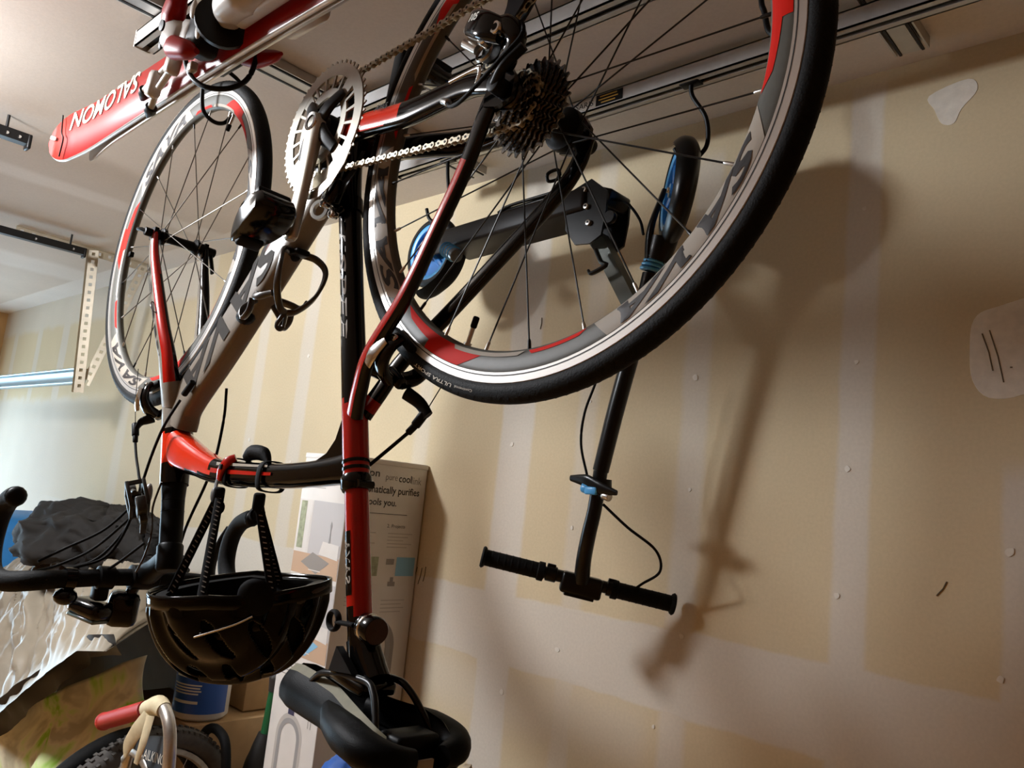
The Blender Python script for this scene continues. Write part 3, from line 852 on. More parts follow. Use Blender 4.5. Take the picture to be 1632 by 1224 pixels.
# ---- front derailleur
mb = MB(); mb.sweep([(ST(.03), 0, .03), (ST(.052), 0, .052)], .0195, 24, up=(0, 1, 0), m=0)
mb.rcyl((.372, -.030, .060), (.372, -.018, .052), .008, 12, 0)
mb.box((.375, -.034, .030), (.030, .022, .040), _rot('y', .3), bev=.006, m=0)
mb.box((.386, -.030, .005), (.020, .018, .036), _rot('y', .2), bev=.005, m=0)
fd = mb.build('front_derailleur', [M_BLACK, M_CHROME], bike)
for yy in (-.0555, -.0335):
    mb = MB(); pts = [(BBc[0] + r*math.cos(math.radians(a)), BBc[2] + r*math.sin(math.radians(a))) for r, a in [(.108, 92), (.108, 105), (.107, 120), (.106, 138), (.106, 150), (.113, 151), (.118, 138), (.122, 120), (.123, 105), (.118, 92)]]
    mb.prism(pts, (0, yy, 0), (1, 0, 0), (0, 0, 1), (0, .0014, 0)); mb.build('cage_plate', M_CHROME if yy < -.05 else M_DARKMET, fd)
for c_ in ((.397, -.046, .018), (.385, -.045, .048), (.366, -.040, .066)):
    mb = MB(); c_ = V(*c_); mb.rcyl(c_, c_ + V(0, .012, 0), .0062, 14, 0); mb.cyl(c_ - V(0, .0006, 0), c_, .003, 8, 1); mb.build('pivot_bolt', [M_CHROME, M_DARKMET], fd)
mb = MB(); mb.lathe([(.010, -.003), (.0155, -.003), (.0155, .003), (.010, .003)], (0.4, 1, 0), (.405, -.034, .052), 24, closed=True); mb.build('cable_anchor', M_ALU, fd)

# ---- seatpost, saddle, tail light
zs = np.linspace(.42, .665, 20)
def mfs(c, u, v): return 0 if c[2] < .592 else 1
mb = MB(); mb.sweep([(ST(z) - (max(0, z - .60))*.12, 0, z) for z in zs], [(.0156, .0156)]*7 + [(.016, .0156), (.022, .016), (.024, .015)], 28, up=(0, 1, 0), mfun=mfs)
seatpost = mb.build('seatpost', [M_RED, M_BLACK], bike)
def f(x, y):
    a = .06 - (y - .006)/.0158
    return V(ST(.562), 0, .562) - sd*x + sn*.0164*math.sin(a) + V(0, -1, 0)*.0164*math.cos(a)
text_part('seatpost_lettering', 'SAVA', f, M_RIML, seatpost, fit=(.055, .011), bold=0.02)
mb = MB()
f = lambda u, v: V(ST(.50 + .075*u), 0, .50 + .075*u) + sn*.0159*math.sin(-.32 + .92*v) + V(0, -1, 0)*.0159*math.cos(-.32 + .92*v)
mb.grid(f, 10, 6); mb.build('black_stripe', M_BLACK, seatpost)
# clamp head
mb = MB()
mb.sweep(crom([(ST(.62) - .004, 0, .622), (.178, 0, .652), (.168, 0, .668)], 5), [(.020, .015), (.026, .016), (.030, .016)], 18, up=(0, 1, 0), e=3, m=0)
mb.box((.182, 0, .668), (.070, .052, .016), _rot('y', .12), bev=.005, m=0)
head = mb.build('saddle_clamp', [M_BLACK, M_CHROME], bike)
mb = MB(); mb.prism([(-.034, -.008), (.012, -.008), (.0, .020)], (.200, -.030, .652), nrm(V(1, 0, .12)), nrm(V(.12, 0, -1)), (0, .010, 0)); mb.build('clamp_plate', M_DARKMET, head)
for s in (-1, 1):
    p = crom([(.285, s*.010, .705), (.255, s*.018, .682), (.225, s*.022, .668), (.150, s*.022, .660), (.125, s*.026, .668), (.105, s*.034, .690), (.095, s*.040, .706)], 7)
    mb = MB(); mb.sweep(p, .0042, 12, up=(0, 1, 0)); mb.build('saddle_rail', M_BLACK if s > 0 else M_DARKMET, bike)
# saddle: padded shell, loft along its length
SX = [.328, .318, .295, .255, .205, .155, .115, .085, .062, .048]
SW = [.015, .026, .030, .032, .037, .052, .066, .070, .064, .044]
SZ = [.716, .722, .727, .729, .730, .733, .737, .741, .742, .738]
SD_ = [.018, .038, .046, .046, .044, .042, .044, .042, .034, .018]
K = 36
def sad(mb, off, m, a_lo=-1.0, a_hi=1.0):
    xs = np.linspace(0, 1, 40); px = np.linspace(0, 1, len(SX))
    def f(u, v):
        x = np.interp(u, px, SX); w = np.interp(u, px, SW) - off; z = np.interp(u, px, SZ); d = np.interp(u, px, SD_) - off*.3
        t = a_lo + (a_hi - a_lo)*v                   # -1..1 skirt to skirt
        at = abs(t); s = 1 if t > 0 else -1
        if at < .62:
            q = at/.62; y = w*(.93*math.sin(q*math.pi/2)); zz = z - off - .010*q**3 - .006*max(0, 1 - q*6)
        else:
            q = (at - .62)/.38; y = w*(.93 + .07*math.sin(q*math.pi)) - .010*q*q; zz = z - off - .010 - (d - .010)*q
        return V(x, s*y, zz)
    return f
mb = MB(); fo = sad(mb, 0, 0); fi = sad(mb, .010, 0)
mb.grid(fo, 44, 40, 0); mb.grid(fi, 44, 40, 1)
# close rims between skins
def rim_line(v): return lambda u, w: fo(u, v)*(1 - w) + fi(u, v)*w
mb.grid(rim_line(0.0), 44, 1, 2); mb.grid(rim_line(1.0), 44, 1, 2)
mb.grid(lambda u, w: fo(0, u)*(1-w) + fi(0, u)*w, 40, 1, 0); mb.grid(lambda u, w: fo(1, u)*(1-w) + fi(1, u)*w, 40, 1, 0)
saddle = mb.build('saddle', [M_SADDLE, M_SATIN, M_SADTRIM], bike)
# padded rolled wings and nose cap that bulge on the underside
for s in (-1, 1):
    mb = MB(); p = crom([(.200, s*.028, .704), (.160, s*.043, .706), (.118, s*.055, .708), (.082, s*.058, .712), (.058, s*.044, .716), (.050, s*.020, .718)], 6)
    mb.sweep(p, [(.010, .012), (.019, .016), (.023, .019), (.022, .018), (.017, .016), (.010, .012)], 18, up=(0, 0, 1), e=2.2); mb.build('saddle_wing_pad', M_SADDLE, saddle)
mb = MB(); mb.sweep(crom([(.322, 0, .706), (.285, 0, .708), (.24, 0, .712)], 5), [(.014, .012), (.025, .016), (.022, .010)], 18, up=(0, 0, 1)); mb.build('nose_pad', M_SADDLE, saddle)
mb = MB(); mb.box((.085, 0, .708), (.040, .060, .018), bev=.006); mb.build('rail_socket', M_SATIN, saddle)
mb = MB(); mb.box((.048, -.006, .722), (.004, .022, .010), bev=.001); mb.build('reflective_tab', M_RIML, saddle)
# tail light strapped on the post
c0 = V(ST(.605), 0, .607)
mb = MB(); ax_ = nrm(V(-1, -.18, .02)); p0 = c0 + ax_*.014
mb.lathe([(.0001, 0), (.013, 0), (.0165, .004), (.0165, .009), (.0155, .010), (.0165, .011), (.0165, .016), (.0155, .017), (.0168, .018), (.0168, .030), (.015, .033), (.0001, .033)], ax_, p0, 28, m=0)
mb.lathe([(.0001, .0335), (.0145, .0333)], ax_, p0, 24, m=1); tl = mb.build('tail_light', [M_BLACK, M_GLASSRED], bike)
mb = MB(); mb.lathe([(.0167, .0102), (.0174, .0112), (.0174, .0160), (.0167, .0170)], ax_, p0, 28); mb.build('chrome_ring', M_CHROME, tl)
mb = MB(); mb.sweep(crom([c0 + V(.034 + .016*math.cos(t_), -.014 + .004*math.cos(t_), .002 + .011*math.sin(t_)) for t_ in np.linspace(0, 2*math.pi, 11)[:-1]], 4, True), (.0025, .0045), 10, up=(0, 1, 0), closed=True); mb.sweep(crom([c0 + V(-.010, -.014, 0), c0 + V(.010, -.0175, .001), c0 + V(.020, -.016, .002)], 5), (.003, .006), 10, up=(0, 1, 0)); mb.build('rubber_strap', M_RUB, tl)

# ---- steerer, stem, handlebar
mb = MB(); zs = np.linspace(.470, .615, 14)
mb.sweep([(HT(z), 0, z) for z in zs], [(.022, .022), (.019, .019), (.019, .019), (.0185, .0185), (.0185, .0185)], 24, up=(0, 1, 0)); spacers = mb.build('steerer_spacers', M_SATIN, bike)
for z in (.487, .505, .523):
    mb = MB(); mb.lathe([(.0186, -.0005), (.0196, 0), (.0186, .0005)], (HT(1) - HT(0), 0, 1), (HT(z), 0, z), 24); mb.build('spacer_joint', M_DARKMET, spacers)
mb = MB(); st0 = V(HT(.598), 0, .598); st1 = V(.848, 0, .643)
mb.sweep(crom([st0, st0*.5 + st1*.5, st1], 5), [(.0185, .018), (.0165, .0165), (.018, .021)], 20, up=(0, 1, 0), e=2.6)
mb.sweep([(HT(z), 0, z) for z in (.576, .58, .616, .62)], [.0185, .0215, .0215, .0185], 22, up=(0, 1, 0))
mb.sweep([(.850, y, .6445) for y in (-.024, -.022, .022, .024)], [.018, .0215, .0215, .018], 20, up=(0, 0, 1)); mb.build('stem', M_SATIN, bike)
for s in (-1, 1):
    p = [(.850, 0, .6445), (.850, s*.06, .6465), (.853, s*.13, .652), (.866, s*.175, .658), (.905, s*.202, .664), (.948, s*.211, .655), (.972, s*.213, .620), (.968, s*.213, .575), (.944, s*.213, .544), (.912, s*.213, .530), (.896, s*.213, .527)]
    P = crom(p, 8); mb = MB()
    mb.sweep(P, [(.0150,)*2, (.0145,)*2, (.0150,)*2, (.0165,)*2, (.0170,)*2, (.0170,)*2, (.0170,)*2, (.0170,)*2, (.0168,)*2, (.0168,)*2, (.0168,)*2], 16, up=(0, .02, 1) if False else (0, 0, 1)); hb = mb.build('handlebar', M_RUB, bike)
    mb = MB(); mb.ball((.894, s*.213, .5268), .0165, 14, 0, (.6, 1, 1)); mb.build('bar_end_plug', M_SATIN, hb)
    # hood and lever
    mb = MB(); mb.sweep(crom([(.940, s*.211, .664), (.985, s*.213, .676), (1.018, s*.213, .690), (1.035, s*.212, .712), (1.037, s*.211, .724)], 6), [(.018, .019), (.017, .021), (.016, .021), (.015, .015), (.009, .009)], 16, up=(0, 1, 0)); hood = mb.build('brake_hood', M_RUB, bike)
    mb = MB(); mb.sweep(crom([(1.022, s*.213, .680), (1.030, s*.213, .640), (1.020, s*.216, .590), (1.005, s*.222, .555)], 6), [(.010, .010), (.006, .009), (.005, .008), (.004, .006)], 12, up=(0, 1, 0)); mb.build('brake_lever', M_DARKMET, hood)
# bar-mounted lamp with a grey-green lens edge and its clamp
mb = MB(); mb.sweep([(.850, y, .647) for y in (-.078, -.076, -.052, -.050)], [.016, .0195, .0195, .016], 18, up=(0, 0, 1)); mb.box((.862, -.064, .672), (.026, .024, .030), bev=.005); mb.build('lamp_clamp', M_SATIN, bike)
mb = MB(); R_ = _rot('z', -.35) @ _rot('y', .10)
mb.box((.878, -.066, .703), (.075, .046, .028), R_, bev=.010, m=0); hl = mb.build('handlebar_lamp', M_BLACK, bike)
mb = MB(); mb.box(V(.878, -.066, .703) + R_ @ V(0, 0, .0155), (.068, .040, .007), R_, bev=.003); mb.build('lens_edge', mat('grey_green_lens', '#5b6b69', 0.15, coat=0.6), hl)
mb = MB(); mb.box((.862, -.020, .700), (.045, .050, .060), _rot('z', .3) @ _rot('y', .1), bev=.012); mb.cyl((.85, -.012, .66), (.856, -.016, .68), .010, 12); mb.build('cycle_computer', M_BLACK, bike)
mb = MB(); mb.ball((.853, -.120, .680), .016, 12, 0, (1, 1.2, .9)); mb.sweep([(.853, y, .651) for y in (-.128, -.112)], .0185, 16); mb.build('bell', M_BLACK, bike)

# ---- brakes
def caliper(name, bc, er, et, cable_y, silver):
    """bc = pivot point, er = unit vector toward rim, et = tangent"""
    bc, er, et = V(*bc), nrm(er), nrm(et)
    mb = MB()
    mb.rcyl(bc - et*.016, bc + et*.016, .0085, 14)
    mb.sweep(crom([bc + V(0, -.010, 0) + er*-.004, bc + V(0, -.026, 0) + er*.006, bc + V(0, -.034, 0) + er*.022, bc + V(0, -.033, 0) + er*.042, bc + V(0, -.024, 0) + er*.054], 6), [(.009, .013), (.008, .014), (.0065, .013), (.006, .012), (.006, .010)], 14, up=tuple(et), e=2.8)
    mb.sweep(crom([bc + V(0, .008, 0) + er*-.004, bc + V(0, .026, 0) + er*.006, bc + V(0, .034, 0) + er*.022, bc + V(0, .033, 0) + er*.042, bc + V(0, .024, 0) + er*.054], 6), [(.009, .012), (.008, .012), (.0065, .011), (.006, .010), (.006, .009)], 14, up=tuple(et), e=2.8)
    o = mb.build(name, M_BLACK, bike)
    for s in (-1, 1):
        mb = MB(); pc = bc + V(0, s*.0185, 0) + er*.052
        mb.sweep([pc - et*.026, pc - et*.024, pc + et*.024, pc + et*.026], [(.004, .005), (.005, .006), (.005, .006), (.004, .005)], 10, up=(0, 1, 0), e=3); mb.build('brake_pad', M_RUB, o)
        mb = MB(); pb = bc + V(0, s*.028, 0) + er*.050; mb.rcyl(pb, pb + V(0, s*.008, 0), .0058, 14, 0); mb.cyl(pb + V(0, s*.0081, 0), pb + V(0, s*.0086, 0), .0028, 8, 1); mb.build('pad_bolt', [M_CHROME, M_DARKMET], o)
    if silver:
        mb = MB(); mb.sweep(crom([bc + V(0, -.040, 0) + er*.002 + et*.012, bc + V(0, -.043, 0) + er*.020 + et*.010, bc + V(0, -.041, 0) + er*.045 + et*.004], 6), [(.002, .008), (.002, .011), (.002, .008)], 12, up=tuple(et)); mb.build('silver_arm_plate', M_CHROME, o)
    return o
er = -nrm(V(.205, 0, .300)); et = V(-er[2], 0, er[0])
rb = caliper('rear_brake', (.2065, 0, .3020), er, et, 1, True)
mb = MB(); mb.sweep(crom([(.205, .018, .318), (.188, .030, .330), (.176, .036, .345)], 5), [(.006, .010), (.005, .009), (.005, .008)], 12, up=(1, 0, 1)); mb.rcyl((.180, .036, .338), (.196, .034, .358), .0065, 12); mb.rcyl((.196, .034, .358), (.206, .032, .368), .0048, 12); mb.build('cable_arm', M_SATIN, rb)
mb = MB(); mb.sweep(crom([(.206, .032, .368), (.232, .024, .392), (.262, .016, .418)], 6), .0025, 10); mb.sweep([(.180, .036, .338), (.150, .034, .300), (.130, .030, .275)], .0008, 6); mb.build('rear_brake_cable', M_RUB, bike)
er = nrm(V(.9902 - .905, 0, -.345)); et = V(-er[2], 0, er[0])
fb = caliper('front_brake', (.912, 0, .352), er, et, -1, True)
mb = MB(); mb.sweep(crom([(.915, -.014, .362), (.930, -.026, .372), (.940, -.032, .390)], 5), [(.006, .010), (.005, .009), (.005, .008)], 12, up=(1, 0, 1)); mb.rcyl((.942, -.032, .376), (.930, -.032, .398), .0065, 12); mb.rcyl((.930, -.032, .398), (.925, -.032, .410), .0048, 12); mb.build('cable_arm', M_SATIN, fb)
mb = MB(); mb.sweep(crom([(.925, -.032, .410), (.900, -.034, .438), (.868, -.036, .468), (.850, -.036, .495), (.853, -.045, .56), (.856, -.08, .615), (.860, -.13, .640)], 6), .0025, 10); mb.sweep([(.942, -.032, .376), (.960, -.034, .33), (.975, -.035, .27)], .0008, 6); mb.build('front_brake_cable', M_RUB, bike)

# ---- gear cables and the port on the down tube
mb = MB(); mb.rcyl((.762, -.0285, .322), (.738, -.0275, .300), .0055, 12, 0); mb.sweep(crom([(.772, -.029, .332), (.800, -.036, .378), (.818, -.040, .430), (.828, -.044, .490), (.838, -.05, .56), (.850, -.07, .612), (.858, -.12, .636)], 8), .0025, 10, m=0); mb.build('gear_cable_housing', M_RUB, bike)
mb = MB(); mb.sweep(crom([(.730, .030, .300), (.740, .040, .350), (.735, .036, .42), (.742, .03, .47), (.79, .03, .56), (.85, .06, .63), (.86, .12, .645)], 8), .0025, 10); mb.build('gear_cable_housing', M_RUB, bike)
for pts in ([(.835, -.034, .50), (.86, -.075, .565), (.875, -.13, .605), (.878, -.165, .628)], [(.835, -.030, .52), (.90, -.07, .60), (.91, -.12, .635), (.885, -.165, .645)], [(.80, -.03, .58), (.835, -.06, .625), (.85, -.075, .637)]):
    mb = MB(); mb.sweep(crom(pts, 8), .0024, 10); mb.build('bar_cable', M_RUB, bike)
mb = MB(); mb.sweep(crom([(.79, -.026, .475), (.80, -.028, .52), (.785, -.028, .56), (.79, -.03, .60), (.80, -.035, .63)], 8), .0018, 8); mb.build('sensor_wire', M_SPOKEF, bike)
# sensor and clip near the fork
mb = MB(); mb.sweep(crom([(.905, -.060, .150), (.895, -.064, .162), (.885, -.058, .172), (.893, -.052, .160)], 5, True), .0012, 6, closed=True); mb.build('cable_tie', M_SPOKEF, bike)
mb = MB(); c_ = pol((.9902, 0, 0), -2.5, .262); mb.box(c_, (.012, .010, .012), bev=.002); mb.build('spoke_magnet', M_SATIN, front_wheel)
# badge-like oval sensor on the head spacers
mb = MB(); mb.ball((.826, -.030, .500), .015, 16, 0, (.55, .5, 1.35)); hs = mb.build('oval_lamp', mat('grey_translucent_plastic', '#8f8d8a', 0.25, coat=0.5), bike)

# ---- bottle cage
mb = MB()
base = [V(.50, 0, .028) + dte*s + dtn*.031 for s in (.045, .075, .12, .165, .19)]
mb.sweep(crom(base, 4), [(.010, .003), (.012, .004), (.015, .004), (.014, .004), (.010, .003)], 10, up=tuple(dtn), e=3)
cage = mb.build('bottle_cage', M_CARBON, bike)
def cp(s, y, n): return V(.50, 0, .028) + dte*s + dtn*(.030 + n) + V(0, y, 0)
for s_ in (-1, 1):
    p = [cp(.055, s_*.006, .004), cp(.048, s_*.030, .018), cp(.052, s_*.040, .045), cp(.085, s_*.034, .066), cp(.115, s_*.016, .074), cp(.125, 0, .074)]
    mb = MB(); mb.sweep(crom(p, 8), [(.003, .006), (.003, .006), (.0032, .0055), (.0032, .0055), (.003, .0055), (.003, .006)], 10, up=tuple(dte), e=3); mb.build('cage_arm', M_CARBON, cage)
    p = [cp(.15, s_*.010, .004), cp(.140, s_*.032, .022), cp(.130, s_*.038, .042), cp(.105, s_*.030, .060)]
    mb = MB(); mb.sweep(crom(p, 8), [(.003, .007), (.003, .006), (.003, .006), (.003, .005)], 10, up=tuple(dte), e=3); mb.build('cage_arm', M_CARBON, cage)
    p = [cp(.16, s_*.014, .004), cp(.175, s_*.034, .018), cp(.180, s_*.036, .036), cp(.160, s_*.036, .040), cp(.145, s_*.036, .028)]
    mb = MB(); mb.sweep(crom(p, 7), [(.003, .005)]*5, 10, up=(0, 1, 0), e=3); mb.build('cage_lower_loop', M_CARBON, cage)
mb = MB(); mb.sweep(crom([cp(.125, 0, .074), cp(.145, -.006, .080), cp(.150, 0, .084), cp(.145, .006, .080)], 6, True), (.003, .004), 8, closed=True); mb.build('cage_tongue', M_CARBON, cage)
mb = MB(); mb.rcyl(cp(.06, 0, .002), cp(.06, 0, .012), .0075, 14, 0); mb.box(cp(.05, 0, .012), (.03, .024, .010), bev=.003); mb.build('cage_bolt_block', M_SATIN, cage)
mb = MB(); mb.ball(cp(.20, -.012, .000), .017, 14, 0, (1.1, .9, .8)); mb.build('frame_plug', M_SATIN, cage)
# ------------------------------------------------------------------ ceiling rack, hooks
from mathutils import noise as mnoise
def W(x, y, z): return V(x, y, z + ZC)
M_RAIL = mat('galvanised_rail', '#b9b7b4', 0.38, metal=0.55, noise=0.08, nscale=30)
M_RAILW = mat('pale_coated_rail', '#cfc9c0', 0.4, metal=0.3)
M_DARK = mat('dark_slot', '#15130f', 0.7)
M_HOOK = mat('vinyl_coated_hook', '#060606', 0.45, spec=0.2)
rack = thing('ceiling_bike_rack', 'steel ceiling rack of sliding rails and black hooks carrying bicycle, skis and scooter', 'rack', (-1.2, 0.95, HC))
RO = (-1.2, 0.95, HC)
def channel(mb, a, b_, wid, h, up_sign=-1, m=0, mi=1):
    """open channel from a to b (top centre line), open side down, with a dark slot"""
    a, b_ = V(*a), V(*b_); t = nrm(b_ - a); s = np.cross(t, V(0, 0, 1))
    c = (a + b_)/2; L = np.linalg.norm(b_ - a)
    R_ = np.stack([t, s, V(0, 0, 1)], 1); th = .003
    mb.box(c - V(0, 0, th/2), (L, wid, th), R_, m=m)
    for q in (-1, 1):
        mb.box(c + s*q*(wid/2 - th/2) - V(0, 0, h/2), (L, th, h), R_, m=m)
        mb.box(c + s*q*(wid/2 - .007) - V(0, 0, h - th/2), (L, .014, th), R_, m=m)
    mb.box(c - V(0, 0, h*.45), (L*.998, wid*.55, h*.5), R_, m=mi)
for y, x0, x1, mm in ((.552, -1.675, 1.1, M_RAILW), (.980, -1.70, 1.1, M_RAIL), (1.262, -1.715, 1.1, M_RAIL)):
    mb = MB(); channel(mb, W(x0, y, .874), W(x1, y, .874), .040, .034)
    r_ = mb.build('rail', [mm, M_DARK], rack, world=RO)
    mb = MB(); mb.prism([(-.021, 0), (.021, 0), (.021, -.030), (.010, -.037), (-.021, -.037)], W(x0 - .004, y, .875), (0, 1, 0), (0, 0, 1), (.004, 0, 0)); mb.build('end_cap', mm if y < .6 else M_DARK, r_, world=RO)
for x in (-1.575, -.45):
    mb = MB(); mb.box(W(x, .94, .8965), (.058, .98, .002), m=0)
    for q in (-1, 1): mb.box(W(x + q*.0275, .94, .886), (.003, .98, .021), m=0)
    mb.box(W(x, .94, .884), (.030, .975, .018), m=0)
    for q in (-1, 1): mb.box(W(x + q*.019, .94, .8755), (.0045, .978, .003), m=1)
    mb.build('cross_bar', [M_RAIL, M_DARK], rack, world=RO)
# maker's sticker on the rail by the wall
mb = MB(); mb.box(W(-1.055, 1.2412, .857), (.06, .0012, .024)); lab = mb.build('rail_sticker', mat('sticker_pale', '#a8a196', 0.5), rack, world=RO)
mb = MB(); mb.box(W(-.990, 1.2412, .857), (.068, .0012, .024)); mb.build('rail_sticker', M_SATIN, rack, world=RO)
text_part('sticker_lettering', 'SARIS', lambda x, y: W(-1.079 + x, 1.2402, .849 + y), M_SATIN, lab, fit=(.048, .013), world=RO)
M_GOLD = mat('gold_print', '#b58a2a', 0.5)
for k, (w_, zz) in enumerate(((.044, .864), (.050, .857), (.036, .850))):
    mb = MB(); mb.box(W(-.992, 1.2403, zz), (w_, .0006, .0026)); mb.build('sticker_bar', M_GOLD, lab, world=RO)
def hook(pts, r=.0042, k=7, trolley=None):
    mb = MB(); P = crom([W(*p) for p in pts], k); mb.sweep(P, r, 12, up=(.31, .21, .93))
    if trolley is not None:
        mb.box(W(*trolley), (.045, .026, .024), bev=.004)
    return mb.build('hook', M_HOOK, rack, world=RO)
def bhook(cx, th, sgn=1):
    def q(y, r):
        p = b2w(pol((cx, 0, 0), th, r, y)); return (p[0], p[1], p[2] - ZC)
    top = q(.030, .385); 
    return [(top[0] - .01, .565, .862), (top[0] - .008, .585, .82), q(.030, .352), q(.034, .310), q(.027, .270), q(.012, .256), q(-.008, .256), q(-.026, .268), q(-.036, .298), q(-.040, .335)]
hook(bhook(.9902, -101), trolley=(b2w(pol((.9902, 0, 0), -101, .4))[0] - .01, .556, .852))
hook(bhook(0, -90), trolley=(b2w(pol((0, 0, 0), -90, .4))[0] - .01, .556, .852))
hook([(-1.13, .548, .862), (-1.13, .546, .80), (-1.128, .535, .66), (-1.135, .530, .605), (-1.150, .512, .582), (-1.175, .488, .578), (-1.200, .474, .592), (-1.228, .470, .622), (-1.245, .470, .655)], trolley=(-1.13, .552, .852))
hook([(-.52, .980, .862), (-.517, .975, .80), (-.508, .962, .737), (-.501, .960, .715), (-.490, .955, .680), (-.470, .95, .665), (-.455, .95, .68)], trolley=(-.52, .98, .852))
hook([(-.805, 1.262, .862), (-.805, 1.262, .845), (-.804, 1.268, .818), (-.778, 1.280, .772), (-.776, 1.290, .725), (-.790, 1.290, .702), (-.816, 1.288, .688), (-.832, 1.286, .702), (-.846, 1.284, .725)], r=.0046, trolley=(-.805, 1.262, .850))
hook([(-1.512, 1.262, .862), (-1.512, 1.262, .825), (-1.508, 1.27, .77), (-1.50, 1.285, .715), (-1.515, 1.285, .690), (-1.545, 1.28, .682), (-1.570, 1.27, .698), (-1.580, 1.265, .725)], r=.0046, trolley=(-1.512, 1.262, .850))
mb = MB(); mb.lathe([(.0001, -.012), (.020, -.011), (.024, 0), (.020, .011), (.0001, .012)], (0, 1, 0), W(-1.722, .98, .845), 20); mb.build('rail_wheel', M_SATIN, rack, world=RO)

# ------------------------------------------------------------------ skis
M_SKIR = mat('glossy_red_topsheet', '#96130e', 0.35, coat=0.08, spec=0.15, noise=0.22, nscale=14)
M_SKIT = mat('orange_red_tip', '#a81d0e', 0.45, spec=0.12)
M_SKIE = mat('ski_edge_steel', '#c9c5c0', 0.3, metal=0.7)
M_SKIB = mat('pale_ski_base', '#b9b0a6', 0.35)
M_CREAM = mat('cream_lettering', '#e6d3a8', 0.5)
M_BINDW = mat('pale_grey_binding', '#b8b3ab', 0.35, coat=0.3, noise=0.08, nscale=40)
M_BINDR = mat('red_binding_plastic', '#8c1411', 0.4, spec=0.15)
M_BINDD = mat('dark_binding_plastic', '#0d0c0c', 0.5, spec=0.25)
def make_ski(name, label, y0, ydir, z0_, tipx, tailx, top=True):
    """ski on edge along x; topsheet faces y = y0 side -ydir"""
    zc = .6515 + z0_
    t = thing(name, label, 'ski', tuple(W(-1.2, y0, zc)), 'skis hung on edge from the rack')
    o_ = tuple(W(-1.2, y0, zc))
    N = 60; L = tailx - tipx
    def prof(u):
        hw = .0545 - .0105*math.sin(math.pi*min(1, max(0, (u - .08)/.84)))**1.2
        if u < .07: hw = .0545*math.sqrt(max(0.0, 1 - ((.07 - u)/.07)**2.3)) + .0008
        if u > .975: hw = .048
        yy = 0.0
        if u < .16: yy = -ydir*(.022*((.16 - u)/.16)**2.1)
        yy += -ydir*.006*math.sin(math.pi*u)*0
        th = .004 + .003*math.sin(math.pi*min(1, u/.98))
        return hw, yy, th
    mb = MB(); secs = []
    us = np.concatenate([np.linspace(0, .12, 18), np.linspace(.13, 1, 46)])
    for u in us:
        hw, yy, th = prof(u); x = tipx + L*u
        yb = y0 + (0 if True else 0); 
        a = y0 - yy*-1
        ytop = y0 + yy; ybase = ytop + ydir*th
        secs.append([W(x, ytop, zc - hw + .003), W(x, ytop, zc + hw - .003), W(x, ytop + ydir*.003, zc + hw), W(x, ybase, zc + hw), W(x, ybase, zc - hw), W(x, ytop + ydir*.003, zc - hw)])
    vs = [p for s in secs for p in s]; fs = []; ms = []
    for i in range(len(secs) - 1):
        for k in range(6):
            l = (k+1) % 6
            fs.append((i*6+k, i*6+l, (i+1)*6+l, (i+1)*6+k)); ms.append({0: 0, 3: 2}.get(k, 1) if us[i] > .045 or k != 0 else 3)
    fs += [(0, 1, 2, 3, 4, 5), tuple(len(vs) - 6 + k for k in range(6))[::-1]]; ms += [1, 1]
    mb.v = [tuple(v) for v in vs]; mb.f = fs; mb.m = ms; mb.sm = [False]*len(fs)
    board = mb.build('ski_board', [M_SKIR, M_SKIE, M_SKIB, M_SKIT], t, world=o_)
    return t, o_, board, zc, prof
ski1, so1, board1, zc1, prof1 = make_ski('ski', 'red ski with cream lettering and raised binding facing the room', .488, 1, 0.0, -1.885, -.36)
ski2, so2, board2, zc2, prof2 = make_ski('ski', 'second ski pressed base to base behind the lettered red one', .5040, -1, -.004, -1.80, -.33)
text_part('ski_lettering', 'SALOMON', lambda x, y: W(-1.475 - x, .4872 - .0008 - .022*(max(0, -1.641 + 1.475 + x)/.244)**2.1, zc1 + .049 - y), M_CREAM, board1, fit=(.325, .038), sub=14, world=so1, shear=.2, bold=.012)
mb = MB(); mb.sweep(crom([W(-1.832, .4695, zc1 + .050), W(-1.822, .4703, zc1 + .01), W(-1.808, .4715, zc1 - .008), W(-1.812, .4712, zc1 - .046)], 5), .0016, 6, up=(0, 1, 0)); mb.build('tip_seam', M_BINDD, board1, world=so1)
mb = MB(); mb.box(W(-1.858, .4665, zc1 + .004), (.022, .002, .008), _rot('z', .25) @ _rot('y', .3), bev=.0008); mb.build('tip_rivet', M_BINDW, board1, world=so1)
# front prongs: two pale rods in dark sockets, grey knuckles
def bpart(nm, mm, par, pts, rad, up=(0, 1, 0), e=2.4, n=16, k=6):
    mb = MB(); mb.sweep(crom([W(*p) for p in pts], k), rad, n, up=up, e=e); return mb.build(nm, mm, par, world=so1)
for p_ in (((-1.425, .480, .640), (-1.365, .472, .640)), ((-1.372, .478, .592), (-1.335, .470, .612)), ((-1.335, .468, .636), (-1.280, .464, .640)), ((-1.315, .466, .610), (-1.268, .462, .624))):
    p0, p1 = W(*p_[0]), W(*p_[1]); mb = MB(); mb.cyl(p0, p1, .0056, 14); mb.build('prong', M_BINDW, ski1, world=so1)
for p_ in ((-1.418, .480, .640), (-1.370, .478, .594)):
    p0 = W(*p_); mb = MB(); mb.lathe([(.0057, -.002), (.0100, -.001), (.0100, .003), (.0057, .004)], (.9, -.1, .3), p0, 18); mb.sweep(crom([p0 + V(.004, 0, 0), p0 + V(-.010, .003, -.003), p0 + V(-.026, .006, -.006)], 4), [(.008, .006), (.010, .006), (.003, .003)], 10); mb.build('prong_socket', M_BINDD, ski1, world=so1)
